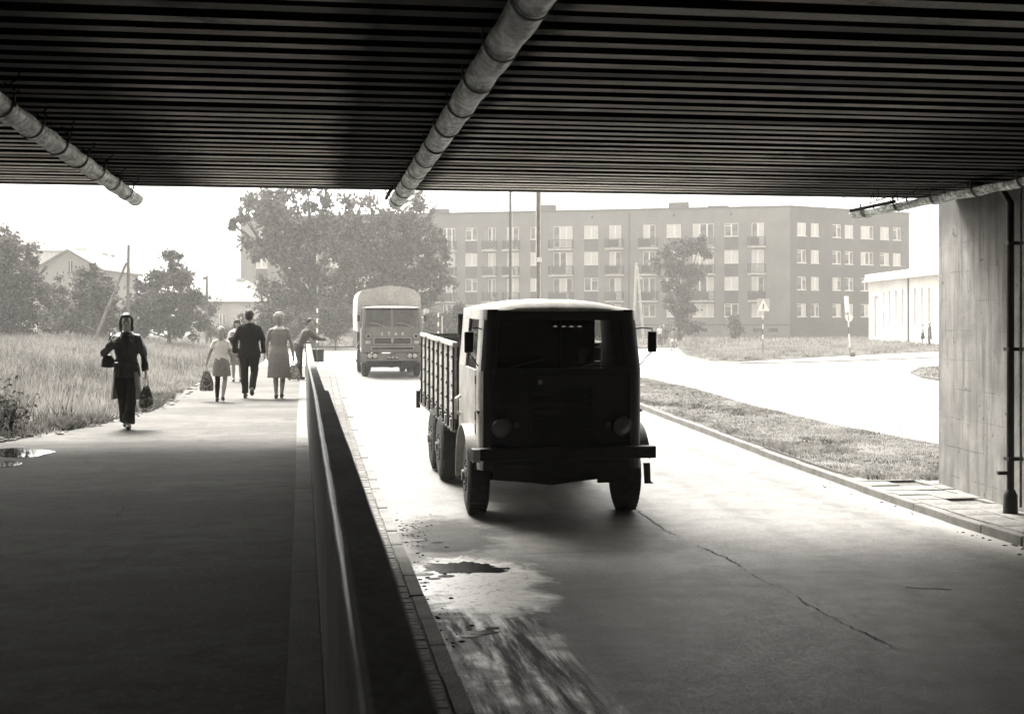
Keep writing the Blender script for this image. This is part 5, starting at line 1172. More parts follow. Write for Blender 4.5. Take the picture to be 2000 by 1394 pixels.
tree('broadleaf_tree', 'wide bushy tree right of the braced pole', 'tree', 330, 84, [(335, 505, 18, .7), (350, 500, 12, .5), (325, 490, 9, .4), (300, 515, 9, .5), (360, 540, 28), (325, 545, 34), (290, 560, 26, .8), (265, 545, 14, .5), (385, 585, 24), (345, 590, 38), (300, 600, 34), (270, 600, 24), (385, 625, 22), (345, 635, 34), (290, 638, 32), (235, 600, 22, .7), (235, 635, 22)], 15000, .14, 26, M['leafleft'], trunk=.13)
tree('broadleaf_tree', 'small loose tree around the pole in front of the long low house', 'tree', 412, 98, [(410, 600, 12, .4), (398, 585, 8, .3), (430, 600, 10, .25), (405, 648, 10, .8), (420, 640, 8, .4)], 1700, .10, 27, M['leafleft'], trunk=.05)
tree('bush', 'low round bush in the garden of the long low house', 'bush', 440, 108, [(440, 645, 14), (425, 650, 10), (460, 648, 12)], 3000, .10, 28, M['leafpale'], trunk=.04)
tree('bush', 'dark bush at the foot of the pole before the low house', 'bush', 480, 100, [(480, 650, 12), (495, 646, 12)], 2500, .10, 29, M['leafleft'], trunk=.04)

# ------------------------------------------------------------------ grass
def grass_mesh(name, label, n, region, zf, hfun, wd, m, seed, lean=.35, parent=None):
    rs = np.random.RandomState(seed); P = region(rs, n); x, y = P[:, 0], P[:, 1]; z = zf(x, y); n = len(x); h = hfun(x, y, rs)
    a = rs.uniform(0, 2 * np.pi, n); ww = wd * (1 + y / 40.0) * rs.uniform(.6, 1.4, n); dx, dy = np.cos(a) * ww, np.sin(a) * ww
    lx, ly = rs.normal(size=n) * h * lean, rs.normal(size=n) * h * lean
    V = np.stack([np.stack([x - dx, y - dy, z - .01], 1), np.stack([x + dx, y + dy, z - .01], 1), np.stack([x + lx + dx * .3, y + ly + dy * .3, z + h], 1)], 1).reshape(-1, 3)
    o = npmesh(name, V, np.arange(3 * n).reshape(-1, 3), m, parent); tag(o, label, 'grass', kind='stuff'); return o
def vnoise(x, y, s, seed=0):
    r = np.zeros_like(x)
    for k, (fx, fy, p) in enumerate(((1, .7, .3), (-.6, 1.1, 1.7), (1.7, -1.3, 4.1), (2.3, 2.9, .9))): r += np.sin(x * fx * s + y * fy * s * .8 + p + seed * 1.7) / (1 + .4 * k)
    return r / 2.6
def reg_meadow(rs, n):
    y = 15.6 + 76 * rs.uniform(0, 1, n) ** 1.25; x = np.interp(y, eY, eX) - .12 - (2.5 + .62 * y) * rs.uniform(0, 1, n) ** 1.1
    keep = rs.uniform(0, 1, n) < .4 + .6 * (vnoise(x, y, 1.3) > -.2); return np.stack([x, y], 1)[keep]
def h_meadow(x, y, rs):
    e = np.interp(y, eY, eX) - x; return (.07 + .35 * np.clip(e / 2.5, 0, 1) * np.clip((y - 15) / 8, .35, 1)) * (1 + .45 * vnoise(x, y, .8)) * rs.uniform(.4, 1.35, len(x))
grass_mesh('meadow_grass', 'tall pale meadow grass left of the walkway', 300000, reg_meadow, zl, h_meadow, .006, M['grass'], 3)
def reg_tall(rs, n):
    y = 17 + 55 * rs.uniform(0, 1, n) ** 1.1; x = np.interp(y, eY, eX) - .6 - (2 + .6 * y) * rs.uniform(0, 1, n); keep = (vnoise(x, y, .9, 5) > .45) | (vnoise(x, y, 2.7, 7) > .75); return np.stack([x, y], 1)[keep]
grass_mesh('meadow_weeds', 'darker tall weeds standing in clumps in the meadow', 60000, reg_tall, zl, lambda x, y, rs: rs.uniform(.2, .75, len(x)), .008, M['tussock'], 15, .3)
def reg_weed(rs, n):
    y = 16.2 + 13 * rs.uniform(0, 1, n) ** 1.4; x = np.interp(y, eY, eX) - .08 - np.abs(rs.normal(size=n)) * .35; keep = vnoise(x, y, 2.1, 2) > .05; return np.stack([x, y], 1)[keep]
grass_mesh('edge_weeds', 'dark weeds hanging over the edge of the walkway', 16000, reg_weed, zl, lambda x, y, rs: rs.uniform(.05, .2, len(x)), .006, M['tussock'], 5, .7)
def in_poly(P, poly):
    x, y = P[:, 0], P[:, 1]; c = np.zeros(len(x), bool); n = len(poly)
    for i in range(n):
        x0, y0 = poly[i]; x1, y1 = poly[(i + 1) % n]
        if y0 == y1: continue
        m_ = ((y0 > y) != (y1 > y)) & (x < (x1 - x0) * (y - y0) / (y1 - y0) + x0); c ^= m_
    return c
def reg_poly(poly, pw=1.0):
    A_ = np.array(poly); lo, hi = A_.min(0), A_.max(0)
    def f(rs, n):
        u = rs.uniform(0, 1, (n, 2)); u[:, 1] **= pw; P = lo + (hi - lo) * u; P = P[in_poly(P, poly)]; return P[(vnoise(P[:, 0], P[:, 1], 1.9, 4) > -.5) | (rs.uniform(0, 1, len(P)) < .3)]
    return f
zgi = lambda dz: (lambda x, y: np.interp(y, _ry, _rz) + dz)
def h_med(x, y, rs):
    edge = np.clip((x - 9.2) / .5, 0, 1); front = np.clip((20.9 - y) / .5, 0, 1); return (.03 + .03 * (vnoise(x, y, 1.1) > .3) + .05 * (edge < .6) * (vnoise(x, y, 2.0, 3) > 0) + .07 * front) * rs.uniform(.5, 1.5, len(x))
grass_mesh('median_grass', 'short worn grass on the median lawn between the two roads', 230000, reg_poly(med, 1.3), zgi(.11), h_med, .004, M['lawngrass'], 6, .5)
grass_mesh('island_grass', 'pale grass on the far lawn island around the crossing sign', 110000, reg_poly(isl, 1.2), zgi(.10), lambda x, y, rs: rs.uniform(.05, .28, len(x)), .006, M['grass'], 7, .4)
grass_mesh('small_island_grass', 'pale grass on the small island beside the abutment', 9000, reg_poly(i2), zgi(.10), lambda x, y, rs: rs.uniform(.05, .15, len(x)), .006, M['grass'], 8, .4)
grass_mesh('forecourt_grass', 'grass along the foot of the apartment block', 60000, reg_poly([(-40, 97), (75, 97), (75, 136), (-40, 150)], 1.2), zgi(.07), lambda x, y, rs: rs.uniform(.1, .4, len(x)), .012, M['grass'], 9, .4)
grass_mesh('front_edge_grass', 'dark ragged turf along the front edge of the median by the abutment', 9000, reg_poly([(10.2, 20.25), (14, 20.25), (14, 20.7), (10.2, 20.6)]), zgi(.10), lambda x, y, rs: rs.uniform(.04, .13, len(x)), .004, M['tussock'], 10, .5)
# one tall weed at the left edge of the meadow and a few stalks at the rim of the median
for i, (px, py, h, lab) in enumerate(((22, 850, .62, 'bushy dark weed at the left edge of the picture by the walkway'), (4, 838, .5, 'shorter dark weed at the very left edge of the picture'))):
    x, y = G(px, py, zl); t = thing('weed', lab, 'weed', (x, y, float(zl(x, y)))); rs = np.random.RandomState(60 + i)
    b = MB()
    for k in range(9):
        a = k * .7; d = rs.uniform(.08, .2); b.tube([(0, 0, 0), (d * .4 * math.cos(a), d * .4 * math.sin(a), h * .5), (d * math.cos(a), d * math.sin(a), h * rs.uniform(.7, 1))], [.006, .005, .002], 4)
    b.build('stalk', M['tussock'], t); leaves([(0, 0, h * .35, .17), (.05, 0, h * .6, .16), (-.08, .03, h * .8, .12)], 420, .035, 70 + i, 'leaf_mass', M['tussock'], t, .1)['kind'] = 'stuff'
for i, (px, py, h) in enumerate(((1388, 762, .32), (1400, 764, .38), (1754, 848, .28))):
    x, y = G(px, py, ZR, .1); b = MB(); b.tube([(x, y, zr(y)), (x + .04, y, zr(y) + .1 + h * .6), (x + .02, y, zr(y) + .1 + h)], .008, 4)
    for k in range(5): b.tube([(x + .03, y, zr(y) + .1 + h * (.4 + .12 * k)), (x + .03 + .07 * (-1) ** k, y, zr(y) + .1 + h * (.5 + .12 * k))], .006, 4)
    tag(b.build('dry_stalk', M['tussock']), ('shorter dry weed stalk of the pair on the median rim', 'taller dry weed stalk of the pair on the median rim', 'single dry weed stalk on the median rim near the abutment')[i], 'weed', 'dry stalks on the median rim')

# ------------------------------------------------------------------ people
def remesh(mb, name, m, parent, vox, sm_it=3, wrinkle=0, wscale=9, seed=0, xf=None):
    if xf: mb.v = [tuple(xf(Vector(p))) for p in mb.v]
    me0 = mb.mesh(name); o = bpy.data.objects.new(name + '_src', me0)
    r = o.modifiers.new('r', 'REMESH'); r.mode = 'VOXEL'; r.voxel_size = vox; r.use_smooth_shade = True
    if sm_it: s_ = o.modifiers.new('s', 'SMOOTH'); s_.iterations = sm_it; s_.factor = .5
    me = evaluated_mesh(o)
    me.name = name; me.materials.clear(); me.materials.append(m)
    if wrinkle:
        nv = len(me.vertices); co = np.empty(nv * 3, np.float32); no = np.empty(nv * 3, np.float32)
        me.vertices.foreach_get('co', co); me.vertex_normals.foreach_get('vector', no); co = co.reshape(-1, 3); no = no.reshape(-1, 3)
        k = np.array([noise.noise(Vector((p[0] * wscale + seed, p[1] * wscale, p[2] * wscale * .55))) + .5 * noise.noise(Vector((p[0] * wscale * 2.3, p[1] * wscale * 2.3 + seed, p[2] * wscale * 1.2))) for p in co.tolist()])
        me.vertices.foreach_set('co', (co + no * (wrinkle * k)[:, None]).astype(np.float32).ravel()); me.update()
    return link(name, me, parent)
def ering(z, rx, ry, cx=0, cy=0, n=20): return [(cx + rx * math.cos(2 * math.pi * k / n), cy + ry * math.sin(2 * math.pi * k / n), z) for k in range(n)]
def hand(b, wrist, direc, curl=.5, side=1, sc=1.0):
    """palm with four unequal bent fingers and a thumb"""
    w_ = Vector(wrist); d = Vector(direc).normalized(); inn = Vector((-side, 0, 0)); inn = (inn - d * inn.dot(d)).normalized(); f = d.cross(inn) * side   # f points to the front
    if f.y < 0 and abs(f.y) > .3: f = -f
    b.tube([w_, w_ + d * .03 * sc, w_ + d * .085 * sc], [.024 * sc, .034 * sc, .034 * sc], 8, .6)
    for i, (off, ln) in enumerate(((-.028, .062), (-.010, .075), (.009, .080), (.027, .072))):
        p0 = w_ + d * .075 * sc + f * off * sc; p1 = p0 + (d * math.cos(curl * .5) + inn * math.sin(curl * .5)) * ln * .5 * sc; p2 = p1 + (d * math.cos(curl * 1.6) + inn * math.sin(curl * 1.6)) * ln * .5 * sc
        b.tube([p0, p1, p2], [.0098 * sc, .0092 * sc, .0078 * sc], 6)
    p0 = w_ + d * .03 * sc + f * .028 * sc; b.tube([p0, p0 + (d * .6 + f * .7) * .035 * sc, p0 + (d * .95 + f * .5 + inn * .3) * .062 * sc], [.013 * sc, .0115 * sc, .009 * sc], 6)
DEF = dict(sh=.185, hipw=.09, le=(-.235, -.02, 1.14), lh=(-.25, .03, .90), re=(.235, -.02, 1.14), rh=(.25, .03, .90),
           lk=(-.10, .04, .50), la=(-.10, 0, .09), rk=(.10, .04, .50), ra=(.10, 0, .09), lean=0, twist=0, headturn=0, lcurl=.5, rcurl=.5, ltoe=(0, .13, -.06), rtoe=(0, .13, -.06), fat=1.0)
def person(name_label, cat, loc, rz, H, pose, wear, vox=.0085, group=None):
    P = dict(DEF); P.update(pose); K = H / 1.75
    T = thing('person', name_label, cat, loc, rz, group); T.scale = (K, K, K)
    fat = P['fat']; ln = P['lean']
    def bend(p):
        if ln == 0: return p
        t = min(max((p.z - .88) / .22, 0), 1); a = -ln * t; q = Vector((p.x, p.y, p.z - .93)); c, s_ = math.cos(a), math.sin(a)
        return Vector((q.x, q.y * c - q.z * s_, q.y * s_ + q.z * c + .93))
    B = lambda p: bend(Vector(p))
    hr = Matrix.Translation((0, 0, 1.60)) @ Matrix.Rotation(P['headturn'], 4, 'Z') @ Matrix.Translation((0, 0, -1.60))
    if ln: hr = Matrix.Translation(B((0, 0, 1.50))) @ Matrix.Rotation(P['headturn'], 4, 'Z') @ Matrix.Rotation(-ln * P.get('headkeep', .45), 4, 'X') @ Matrix.Translation((0, 0, -1.50))
    HM = lambda p: hr @ Vector(p)
    sh = P['sh']; b = MB(); h = MB()
    # head
    h.ell((0, .0, 1.645), (.076, .094, .105), 18, 12); h.ell((0, .022, 1.585), (.058, .070, .068), 16, 10); h.ell((0, .05, 1.545), (.030, .032, .028), 10, 8)
    h.tube([(0, .085, 1.655), (0, .103, 1.625), (0, .108, 1.608)], [.009, .013, .014], 8); h.ell((0, .088, 1.575), (.026, .012, .008), 10, 6); h.ell((0, .086, 1.565), (.022, .012, .008), 10, 6)
    for s_ in (-1, 1):
        h.ell((s_ * .079, -.004, 1.625), (.011, .022, .032), 8, 6); h.ell((s_ * .032, .080, 1.662), (.022, .010, .007), 8, 6); h.ell((s_ * .04, .07, 1.61), (.025, .018, .022), 8, 6)
    h.v = [tuple(HM(p)) for p in h.v]; b.add(h.v, h.f)
    nk0, nk1 = B((0, -.015, 1.42)), HM((0, -.012, 1.57)); b.tube([nk0, (nk0 + nk1) / 2, nk1], [.062, .054, .052], 12)
    tor = MB(); tor.loft([ering(z, rx * fat, ry * fat, 0, cy) for z, rx, ry, cy in ((.84, .10, .09, 0), (.90, .165, .115, -.01), (.98, .16, .11, -.005), (1.08, .138, .10, 0), (1.2, .15, .108, 0), (1.32, .168, .112, .0), (1.40, .15, .09, -.005), (1.455, .075, .06, -.01))]); tor.v = [tuple(bend(Vector(p))) for p in tor.v]; b.add(tor.v, tor.f)
    J = {}
    for s_, e, hd, nm in ((-1, 'le', 'lh', 'l'), (1, 're', 'rh', 'r')):
        S = B((s_ * (sh - .025), 0, 1.385)); E, Hn = Vector(P[e]), Vector(P[hd]); J[nm + 's'] = S
        b.tube([B((s_ * .07, 0, 1.43)), S, S * .55 + E * .45, E, E * .6 + Hn * .4, Hn], [.05, .056, .045, .038, .036, .024], 10)
        hand(b, Hn, P.get(nm + 'dir', Hn - E), P[nm + 'curl'], s_)
        kn, an, toe = Vector(P[nm + 'k']), Vector(P[nm + 'a']), Vector(P[nm + 'toe']); hp = Vector((s_ * P['hipw'], -.005, .90)); J[nm + 'h'] = hp
        b.tube([hp, hp * .6 + kn * .4, kn, kn * .62 + an * .38 + Vector((0, -.012, 0)), an], [.088 * fat, .075 * fat, .052, .055, .034], 12)
        b.tube([an + Vector((0, -.035, -.02)), an + toe * .4 + Vector((0, 0, .012)), an + toe + Vector((0, 0, .018))], [.036, .038, .026], 8, .8)
    remesh(b, 'body', wear.get('skin', M['skin']), T, vox, 2)
    for s_ in (-1, 1):
        if wear.get('eyes'):
            q = MB(); c = HM((s_ * .031, .088, 1.642)); q.ell(c, (.011, .006, .006), 10, 6); q.build('eye', M['hairdark'], T, True)
    if wear.get('eyes'):
        q = MB(); q.ell(HM((0, .098, 1.571)), (.020, .005, .004), 10, 6); q.build('lips', M['hairbrown'], T, True)
    # ---- clothes
    def sleeves(m_b, th, upto, cuff=.0):
        for s_, e, hd, nm in ((-1, 'le', 'lh', 'l'), (1, 're', 'rh', 'r')):
            S, E, Hn = J[nm + 's'], Vector(P[e]), Vector(P[hd]); pts = [B((s_ * .05, -.01, 1.43)), S, S * .5 + E * .5]; rr = [.045 + th, .058 + th, .052 + th]
            if upto == 'short': q = S * .42 + E * .58; pts.append(q); rr.append(.056 + th)
            else:
                E2 = E; q = Hn * .93 + E * .07; pts += [E2, E2 * .5 + Hn * .5, q]; rr += [.046 + th, .044 + th, .038 + th + cuff]
            m_b.tube(pts, rr, 12)
    def torso(m_b, prof): 
        t_ = MB(); t_.loft([ering(z, rx * fat, ry * fat, 0, cy, 24) for z, rx, ry, cy in prof]); t_.v = [tuple(bend(Vector(p))) for p in t_.v]; m_b.add(t_.v, t_.f)
    top = wear.get('top')
    if top:
        m_b = MB(); kind, mt, hem = top
        if kind == 'jacket':
            torso(m_b, ((hem, .205, .145, -.005), (hem + .12, .20, .14, -.005), (1.0, .178, .128, -.003), (1.10, .165, .122, 0), (1.22, .178, .128, 0), (1.33, .196, .130, 0), (1.405, .150, .100, -.005), (1.45, .10, .078, -.01), (1.49, .072, .068, -.012)))
            sleeves(m_b, .012, 'long', .004)
        elif kind == 'tee':
            torso(m_b, ((hem, .172, .124, -.005), (1.0, .165, .12, -.003), (1.10, .148, .11, 0), (1.22, .16, .118, 0), (1.33, .178, .122, 0), (1.405, .138, .095, -.005), (1.45, .088, .07, -.01)))
            sleeves(m_b, .008, 'short')
        elif kind == 'dress':
            torso(m_b, ((hem, .225, .165, -.02), (hem + .2, .215, .165, -.02), (.80, .205, .158, -.02), (.93, .192, .148, -.02), (1.02, .165, .125, -.01), (1.09, .148, .115, 0), (1.22, .168, .125, 0), (1.33, .185, .125, 0), (1.405, .145, .098, -.005), (1.45, .09, .072, -.01)))
            sleeves(m_b, .01, 'short')
        remesh(m_b, {'jacket': 'jacket', 'tee': 'shirt', 'dress': 'dress'}[kind], mt, T, max(vox, .0095), 2, wear.get('wr', .007) * 1.7, 11, len(name_label))
    if wear.get('collar'):
        c = MB(); rg = [];
        for z, r_ in ((1.487, .062), (1.465, .088), (1.425, .125), (1.42, .123)): rg.append(ering(z, r_ * 1.1, r_ * .78, 0, -.012, 24))
        c.loft(rg); c.v = [tuple(bend(Vector(p))) for p in c.v]; c.build('collar', wear['collar'], T, True, ang=60)
    leg = wear.get('legs')
    if leg:
        kind, mt, hem = leg; m_b = MB()
        if kind == 'trousers':
            torso(m_b, ((.80, .16, .12, -.005), (.88, .178, .13, -.01), (.98, .172, .124, -.005), (1.05, .158, .116, 0)))
            for s_, nm in ((-1, 'l'), (1, 'r')):
                hp, kn, an = J[nm + 'h'], Vector(P[nm + 'k']), Vector(P[nm + 'a']); fl = wear.get('flare', .0)
                m_b.tube([hp, hp * .55 + kn * .45, kn, kn * .5 + an * .5, an + (kn - an) * .02 + Vector((0, .0, .0))], [.100 * fat, .090 * fat, .072, .070 + fl * .5, .066 + fl], 14)
            remesh(m_b, 'trousers', mt, T, max(vox, .0095), 2, .010, 10, 3)
        else:
            sx = wear.get('skirtx', 0)
            m_b.loft([ering(z, rx, ry, cx, cy, 24) for z, rx, ry, cx, cy in ((hem, .225, .17, sx, -.01), (hem + (.95 - hem) * .5, .205, .155, sx * .5, -.015), (.95, .178, .135, 0, -.012), (1.04, .155, .117, 0, 0))])
            remesh(m_b, 'skirt', mt, T, max(vox, .0095), 1, .009, 7, 5)
    if wear.get('leg_shade'):
        for nm in wear['leg_shade']:
            hp, kn, an = J[nm + 'h'], Vector(P[nm + 'k']), Vector(P[nm + 'a']); m_b = MB(); m_b.tube([hp, hp * .6 + kn * .4, kn, kn * .62 + an * .38 + Vector((0, -.012, 0)), an], [.090, .080, .057, .060, .039], 12); m_b.build('leg_shade', M['suit'], T, True)  # dark cover over the leg stands in for its shade
    if wear.get('coat'):
        m_b = MB(); z0 = .46; n = 18; rg = []
        for z, k in ((z0, 1.15), (.60, 1.10), (.74, 1.02), (.88, .96)):
            ring = [(.205 * k * math.cos(a), .15 * k * math.sin(a), z) for a in np.linspace(rad(-232), rad(32), n)]
            ring += [((.205 * k - .012) * math.cos(a), (.15 * k - .012) * math.sin(a), z) for a in np.linspace(rad(32), rad(-232), n)]; rg.append(ring)
        m_b.loft(rg); fixn(m_b.build('coat_skirt', wear['coat'], T, True, ang=60))
        m_b = MB(); m_b.tube([(-.17, .10, 1.0), (-.05, .15, 1.02), (.1, .14, 1.0), (.17, .08, 1.0)], .018, 8, 1.6); m_b.build('belt', M['leather'], T, True)
        for s_ in (-1, 1):
            m_b = MB(); m_b.hexa([Vector(q) for q in ((s_ * .02, .128, 1.26), (s_ * .10, .118, 1.33), (s_ * .10, .105, 1.33), (s_ * .02, .112, 1.26), (s_ * .03, .10, 1.44), (s_ * .11, .075, 1.43), (s_ * .11, .06, 1.43), (s_ * .03, .085, 1.44))]); fixn(m_b.build('lapel', M['leather'], T, bevel=.006))
    for s_, nm in ((-1, 'l'), (1, 'r')):
        an, toe = Vector(P[nm + 'a']), Vector(P[nm + 'toe']); m_b = MB()
        m_b.tube([an + Vector((0, -.045, -.035)), an + toe * .3 + Vector((0, 0, -.018)), an + toe * .75 + Vector((0, 0, .0)), an + toe * 1.12 + Vector((0, 0, .012))], [.040, .046, .044, .026], 10, .8)
        q = an + Vector((0, -.05, -.065)); m_b.box(q.x - .03, q.x + .03, q.y - .02, q.y + .04, an.z - .09, an.z - .04); remesh(m_b, 'shoe', wear.get('shoe', M['shoe']), T, .008, 2)
    hs, hm_ = wear.get('hair', ('short', M['hairdark'])); m_b = MB()
    if hs == 'short':
        m_b.ell((0, -.018, 1.672), (.087, .098, .094), 18, 12); m_b.ell((0, -.05, 1.62), (.078, .062, .08), 16, 10)
        for s_ in (-1, 1): m_b.ell((s_ * .078, .005, 1.665), (.014, .025, .035), 8, 6)
    elif hs == 'curly':
        m_b.ell((0, -.022, 1.68), (.112, .115, .108), 18, 12); m_b.ell((0, -.055, 1.62), (.10, .075, .09), 16, 10)
        rs = random.Random(4)
        for _ in range(70):
            a, e = rs.uniform(0, 6.28), rs.uniform(-.3, 1.4); m_b.ell((.108 * math.cos(a) * math.cos(e), -.03 + .105 * math.sin(a) * math.cos(e) - .01, 1.66 + .115 * math.sin(e)), (.02, .02, .02), 6, 4) if math.sin(a) * math.cos(e) < .45 else None
    elif hs == 'bob':
        L = wear.get('hairlen', .15)
        m_b.ell((0, -.028, 1.69), (.094, .095, .092), 18, 12); m_b.tube([(0, -.055, 1.70), (0, -.062, 1.60), (0, -.06, 1.62 - L)], [.090, .095, .08], 16, .7)
        for s_ in (-1, 1): m_b.tube([(s_ * .065, -.0, 1.72), (s_ * .084, .01, 1.65), (s_ * .088, .012, 1.66 - L * .8), (s_ * .074, .015, 1.65 - L)], [.026, .026, .024, .014], 10)
        m_b.tube([(-.055, .065, 1.735), (0, .080, 1.732), (.055, .065, 1.735)], [.020, .018, .020], 8)
    elif hs == 'scarf':
        m_b.ell((0, -.012, 1.675), (.094, .104, .098), 18, 12); m_b.tube([(0, -.03, 1.68), (0, -.04, 1.52)], [.09, .07], 14)
        for s_ in (-1, 1): m_b.tube([(s_ * .076, .0, 1.69), (s_ * .084, .01, 1.60), (s_ * .045, .04, 1.52)], [.022, .024, .018], 8)
    m_b.v = [tuple(HM(p)) for p in m_b.v]
    remesh(m_b, 'headscarf' if hs == 'scarf' else 'hair', hm_, T, max(vox, .008), 2, .006, 40, 2)
    return T
R180 = math.pi
def carrier(name, label, grip, H, w_, d_, m, rz=0, handle=.16, seed=0):
    """soft bag hanging from a hand at grip"""
    g = Vector(grip); t = thing(name, label, 'bag', g, rz); b = MB(); rg = []
    for k, (z, a, c) in enumerate(((-handle - H, .86, .9), (-handle - H + .03, 1, 1), (-handle - H * .6, .98, .95), (-handle - H * .25, .72, .6), (-handle, .45, .25), (-handle + .02, .36, .18))):
        rg.append([(w_ / 2 * a * math.copysign(abs(math.cos(q)) ** .7, math.cos(q)) + .008 * noise.noise(Vector((q, z * 9, seed))), d_ / 2 * c * math.copysign(abs(math.sin(q)) ** .7, math.sin(q)), z) for q in [2 * math.pi * i / 20 for i in range(20)]])
    b.loft(rg); o = fixn(b.build('bag_body', m, t, True, ang=60))
    b = MB()
    for s_ in (-1, 1): b.tube([(-w_ * .16, s_ * d_ * .08, -handle), (-.012, s_ * .008, -.02), (0, 0, .0), (.012, s_ * .008, -.02), (w_ * .16, s_ * d_ * .08, -handle)], .008, 6)
    b.build('handle', M['palebag'], t, True); return t
def wp(T, p): return Matrix.LocRotScale(T.location, T.rotation_euler, T.scale) @ Vector(p)

# woman walking towards us on the left
x, y = at(247, 18.55); 
p1 = person('woman in a dark leather jacket and long coat walking towards the camera on the left', 'person', (x, y, 0.006), R180 + rad(6), 1.66,
  dict(re=(.325, .03, 1.16), rh=(.17, .19, 1.36), rdir=(-.55, .2, .75), rcurl=1.3, le=(-.255, -.02, 1.13), lh=(-.285, .05, .88), lcurl=1.2, lk=(-.075, .10, .50), la=(-.035, .14, .09), rk=(.06, .03, .50), ra=(.015, -.16, .115), rtoe=(0, .12, -.075)),
  dict(top=('jacket', M['leather'], .80), legs=('trousers', M['denim'], 0), flare=.022, coat=M['coat'], hair=('bob', M['hairbrown']), hairlen=.16, skin=M['paleskin'], eyes=True, wr=.009), .0075)
g = wp(p1, (-.295, .06, .79)); carrier('carrier_bag', 'pale carrier bag with dark contents hanging from the hand of the woman in leather', g, .30, .20, .11, floral_material('translucent_bag', .05, .3, 9), .2, .14, 2)
t = thing('shoulder_bag', 'small dark shoulder bag under the bent arm of the woman in the leather jacket', 'bag', wp(p1, (.27, .02, 1.05)), rad(10))
b = MB(); b.loft([ering(z, rx, ry) for z, rx, ry in ((-.10, .06, .05), (-.08, .10, .06), (.02, .09, .05), (.08, .05, .03))]); remesh(b, 'bag_body', M['leather'], t, .01, 2, .005)
b = MB(); b.tube([(-.02, 0, .06), (.0, -.10, .25), (.04, -.12, .36), (.05, -.02, .39)], .012, 6); b.build('strap', M['leather'], t, True)

x, y = at(487, 26.2)
p2 = person('heavy man in a black suit walking away in the middle of the walkway', 'person', (x, y, 0.006), rad(-2), 1.80,
  dict(sh=.20, fat=1.12, le=(-.275, -.03, 1.14), lh=(-.275, .03, .885), re=(.275, -.03, 1.14), rh=(.295, .0, .875), lk=(-.10, .05, .50), la=(-.085, .08, .09), rk=(.095, .06, .50), ra=(.075, -.28, .20), rtoe=(0, .03, -.13)),
  dict(top=('jacket', M['suit'], .80), legs=('trousers', M['suit'], 0), hair=('short', M['hairdark']), wr=.006), .0085)
x, y = at(545, 26.1)
p3 = person('curly fair-haired woman in a polka-dot dress walking away beside the man in the suit', 'person', (x, y, 0.006), rad(-1), 1.73,
  dict(sh=.19, fat=1.06, le=(-.25, -.03, 1.14), lh=(-.24, .06, .88), re=(.26, -.03, 1.13), rh=(.285, .06, .875), rcurl=1.2, lk=(-.07, .05, .50), la=(-.06, .03, .09), rk=(.08, .05, .50), ra=(.055, .0, .10)),
  dict(top=('dress', M['dots'], .43), collar=M['whitecloth'], hair=('curly', M['hairfair']), wr=.004), .0085)
carrier('carrier_bag', 'light patterned bag hanging from the right hand of the woman in the polka-dot dress', wp(p3, (.295, .07, .79)), .26, .28, .14, M['baglight'], .3, .13, 5)
x, y = at(432, 25.1)
p4 = person('fair-haired girl in a white shirt and grey miniskirt left of the man in the suit', 'person', (x, y, 0.006), rad(-4), 1.45,
  dict(sh=.18, le=(-.26, -.03, 1.15), lh=(-.335, .02, .93), lcurl=1.3, re=(.23, -.02, 1.14), rh=(.25, .06, .93), lk=(-.09, .06, .50), la=(-.10, .04, .09), rk=(.09, .0, .50), ra=(.06, -.16, .13), rtoe=(0, .09, -.10)),
  dict(top=('tee', M['whitecloth'], .98), legs=('skirt', M['skirtgrey'], .60), leg_shade=('l',), hair=('bob', M['hairfair']), hairlen=.17, skirtx=.02), .0085)
carrier('shopping_bag', 'large dark floral shopping bag in the left hand of the fair-haired girl', wp(p4, (-.345, .03, .83)), .37, .27, .15, M['bagdark'], 0, .11, 7)
x, y = at(463, 33.6)
p5 = person('woman in a dark headscarf facing the camera, half hidden behind the man in the suit', 'person', (x, y, 0.006), R180, 1.62,
  dict(re=(.24, .05, 1.14), rh=(.02, .26, 1.15), rdir=(-1, .2, 0), le=(-.24, .04, 1.14), lh=(-.10, .26, 1.10), ldir=(1, .2, 0)),
  dict(top=('jacket', M['whitecloth'], .78), legs=('skirt', M['skirtgrey'], .48), hair=('scarf', M['hairdark']), eyes=True), .010)
x5, y5 = x, y
p5b = person('small dark-haired child carried in the arms of the woman in the headscarf', 'person', (x5 - .10, y5 - .30, .50), R180 - .2, .80,
  dict(le=(-.23, .1, 1.16), lh=(-.2, .26, 1.1), re=(.23, .1, 1.16), rh=(.2, .26, 1.1), lk=(-.12, .34, .86), la=(-.12, .38, .48), rk=(.12, .34, .86), ra=(.12, .38, .48)),
  dict(top=('jacket', M['suit'], .84), legs=('trousers', M['skirtgrey'], 0), hair=('bob', M['hairdark']), hairlen=.1), .018)
x, y = at(583, 34.4)
p6 = person('man in grey work clothes leaning over the far end of the parapet holding a pole', 'person', (x, y, 0.006), rad(-78), 1.74,
  dict(lean=rad(32), headturn=rad(-55), headkeep=.3, le=(-.20, .50, 1.13), lh=(-.08, .70, 1.10), ldir=(.1, 1, -.1), re=(.22, .50, 1.12), rh=(.06, .72, 1.10), rdir=(-.1, 1, -.1), lcurl=1.3, rcurl=1.3, lk=(-.11, .06, .50), la=(-.13, .06, .09), rk=(.10, .02, .50), ra=(.10, -.22, .10)),
  dict(top=('jacket', M['greycloth'], .86), legs=('trousers', M['greycloth'], 0), hair=('short', M['hairdark']), eyes=True), .010)
x, y = at(618, 34.5); t = thing('hand_board', 'grey square board on a thin pole held over the parapet by the working man', 'board', (x, y, 0), -YAW)
b = MB(); b.tube([(-.02, 0, zat(661, 34.5)), (.02, 0, zat(706, 34.5))], .013, 8); b.build('pole', M['plank'], t, True)
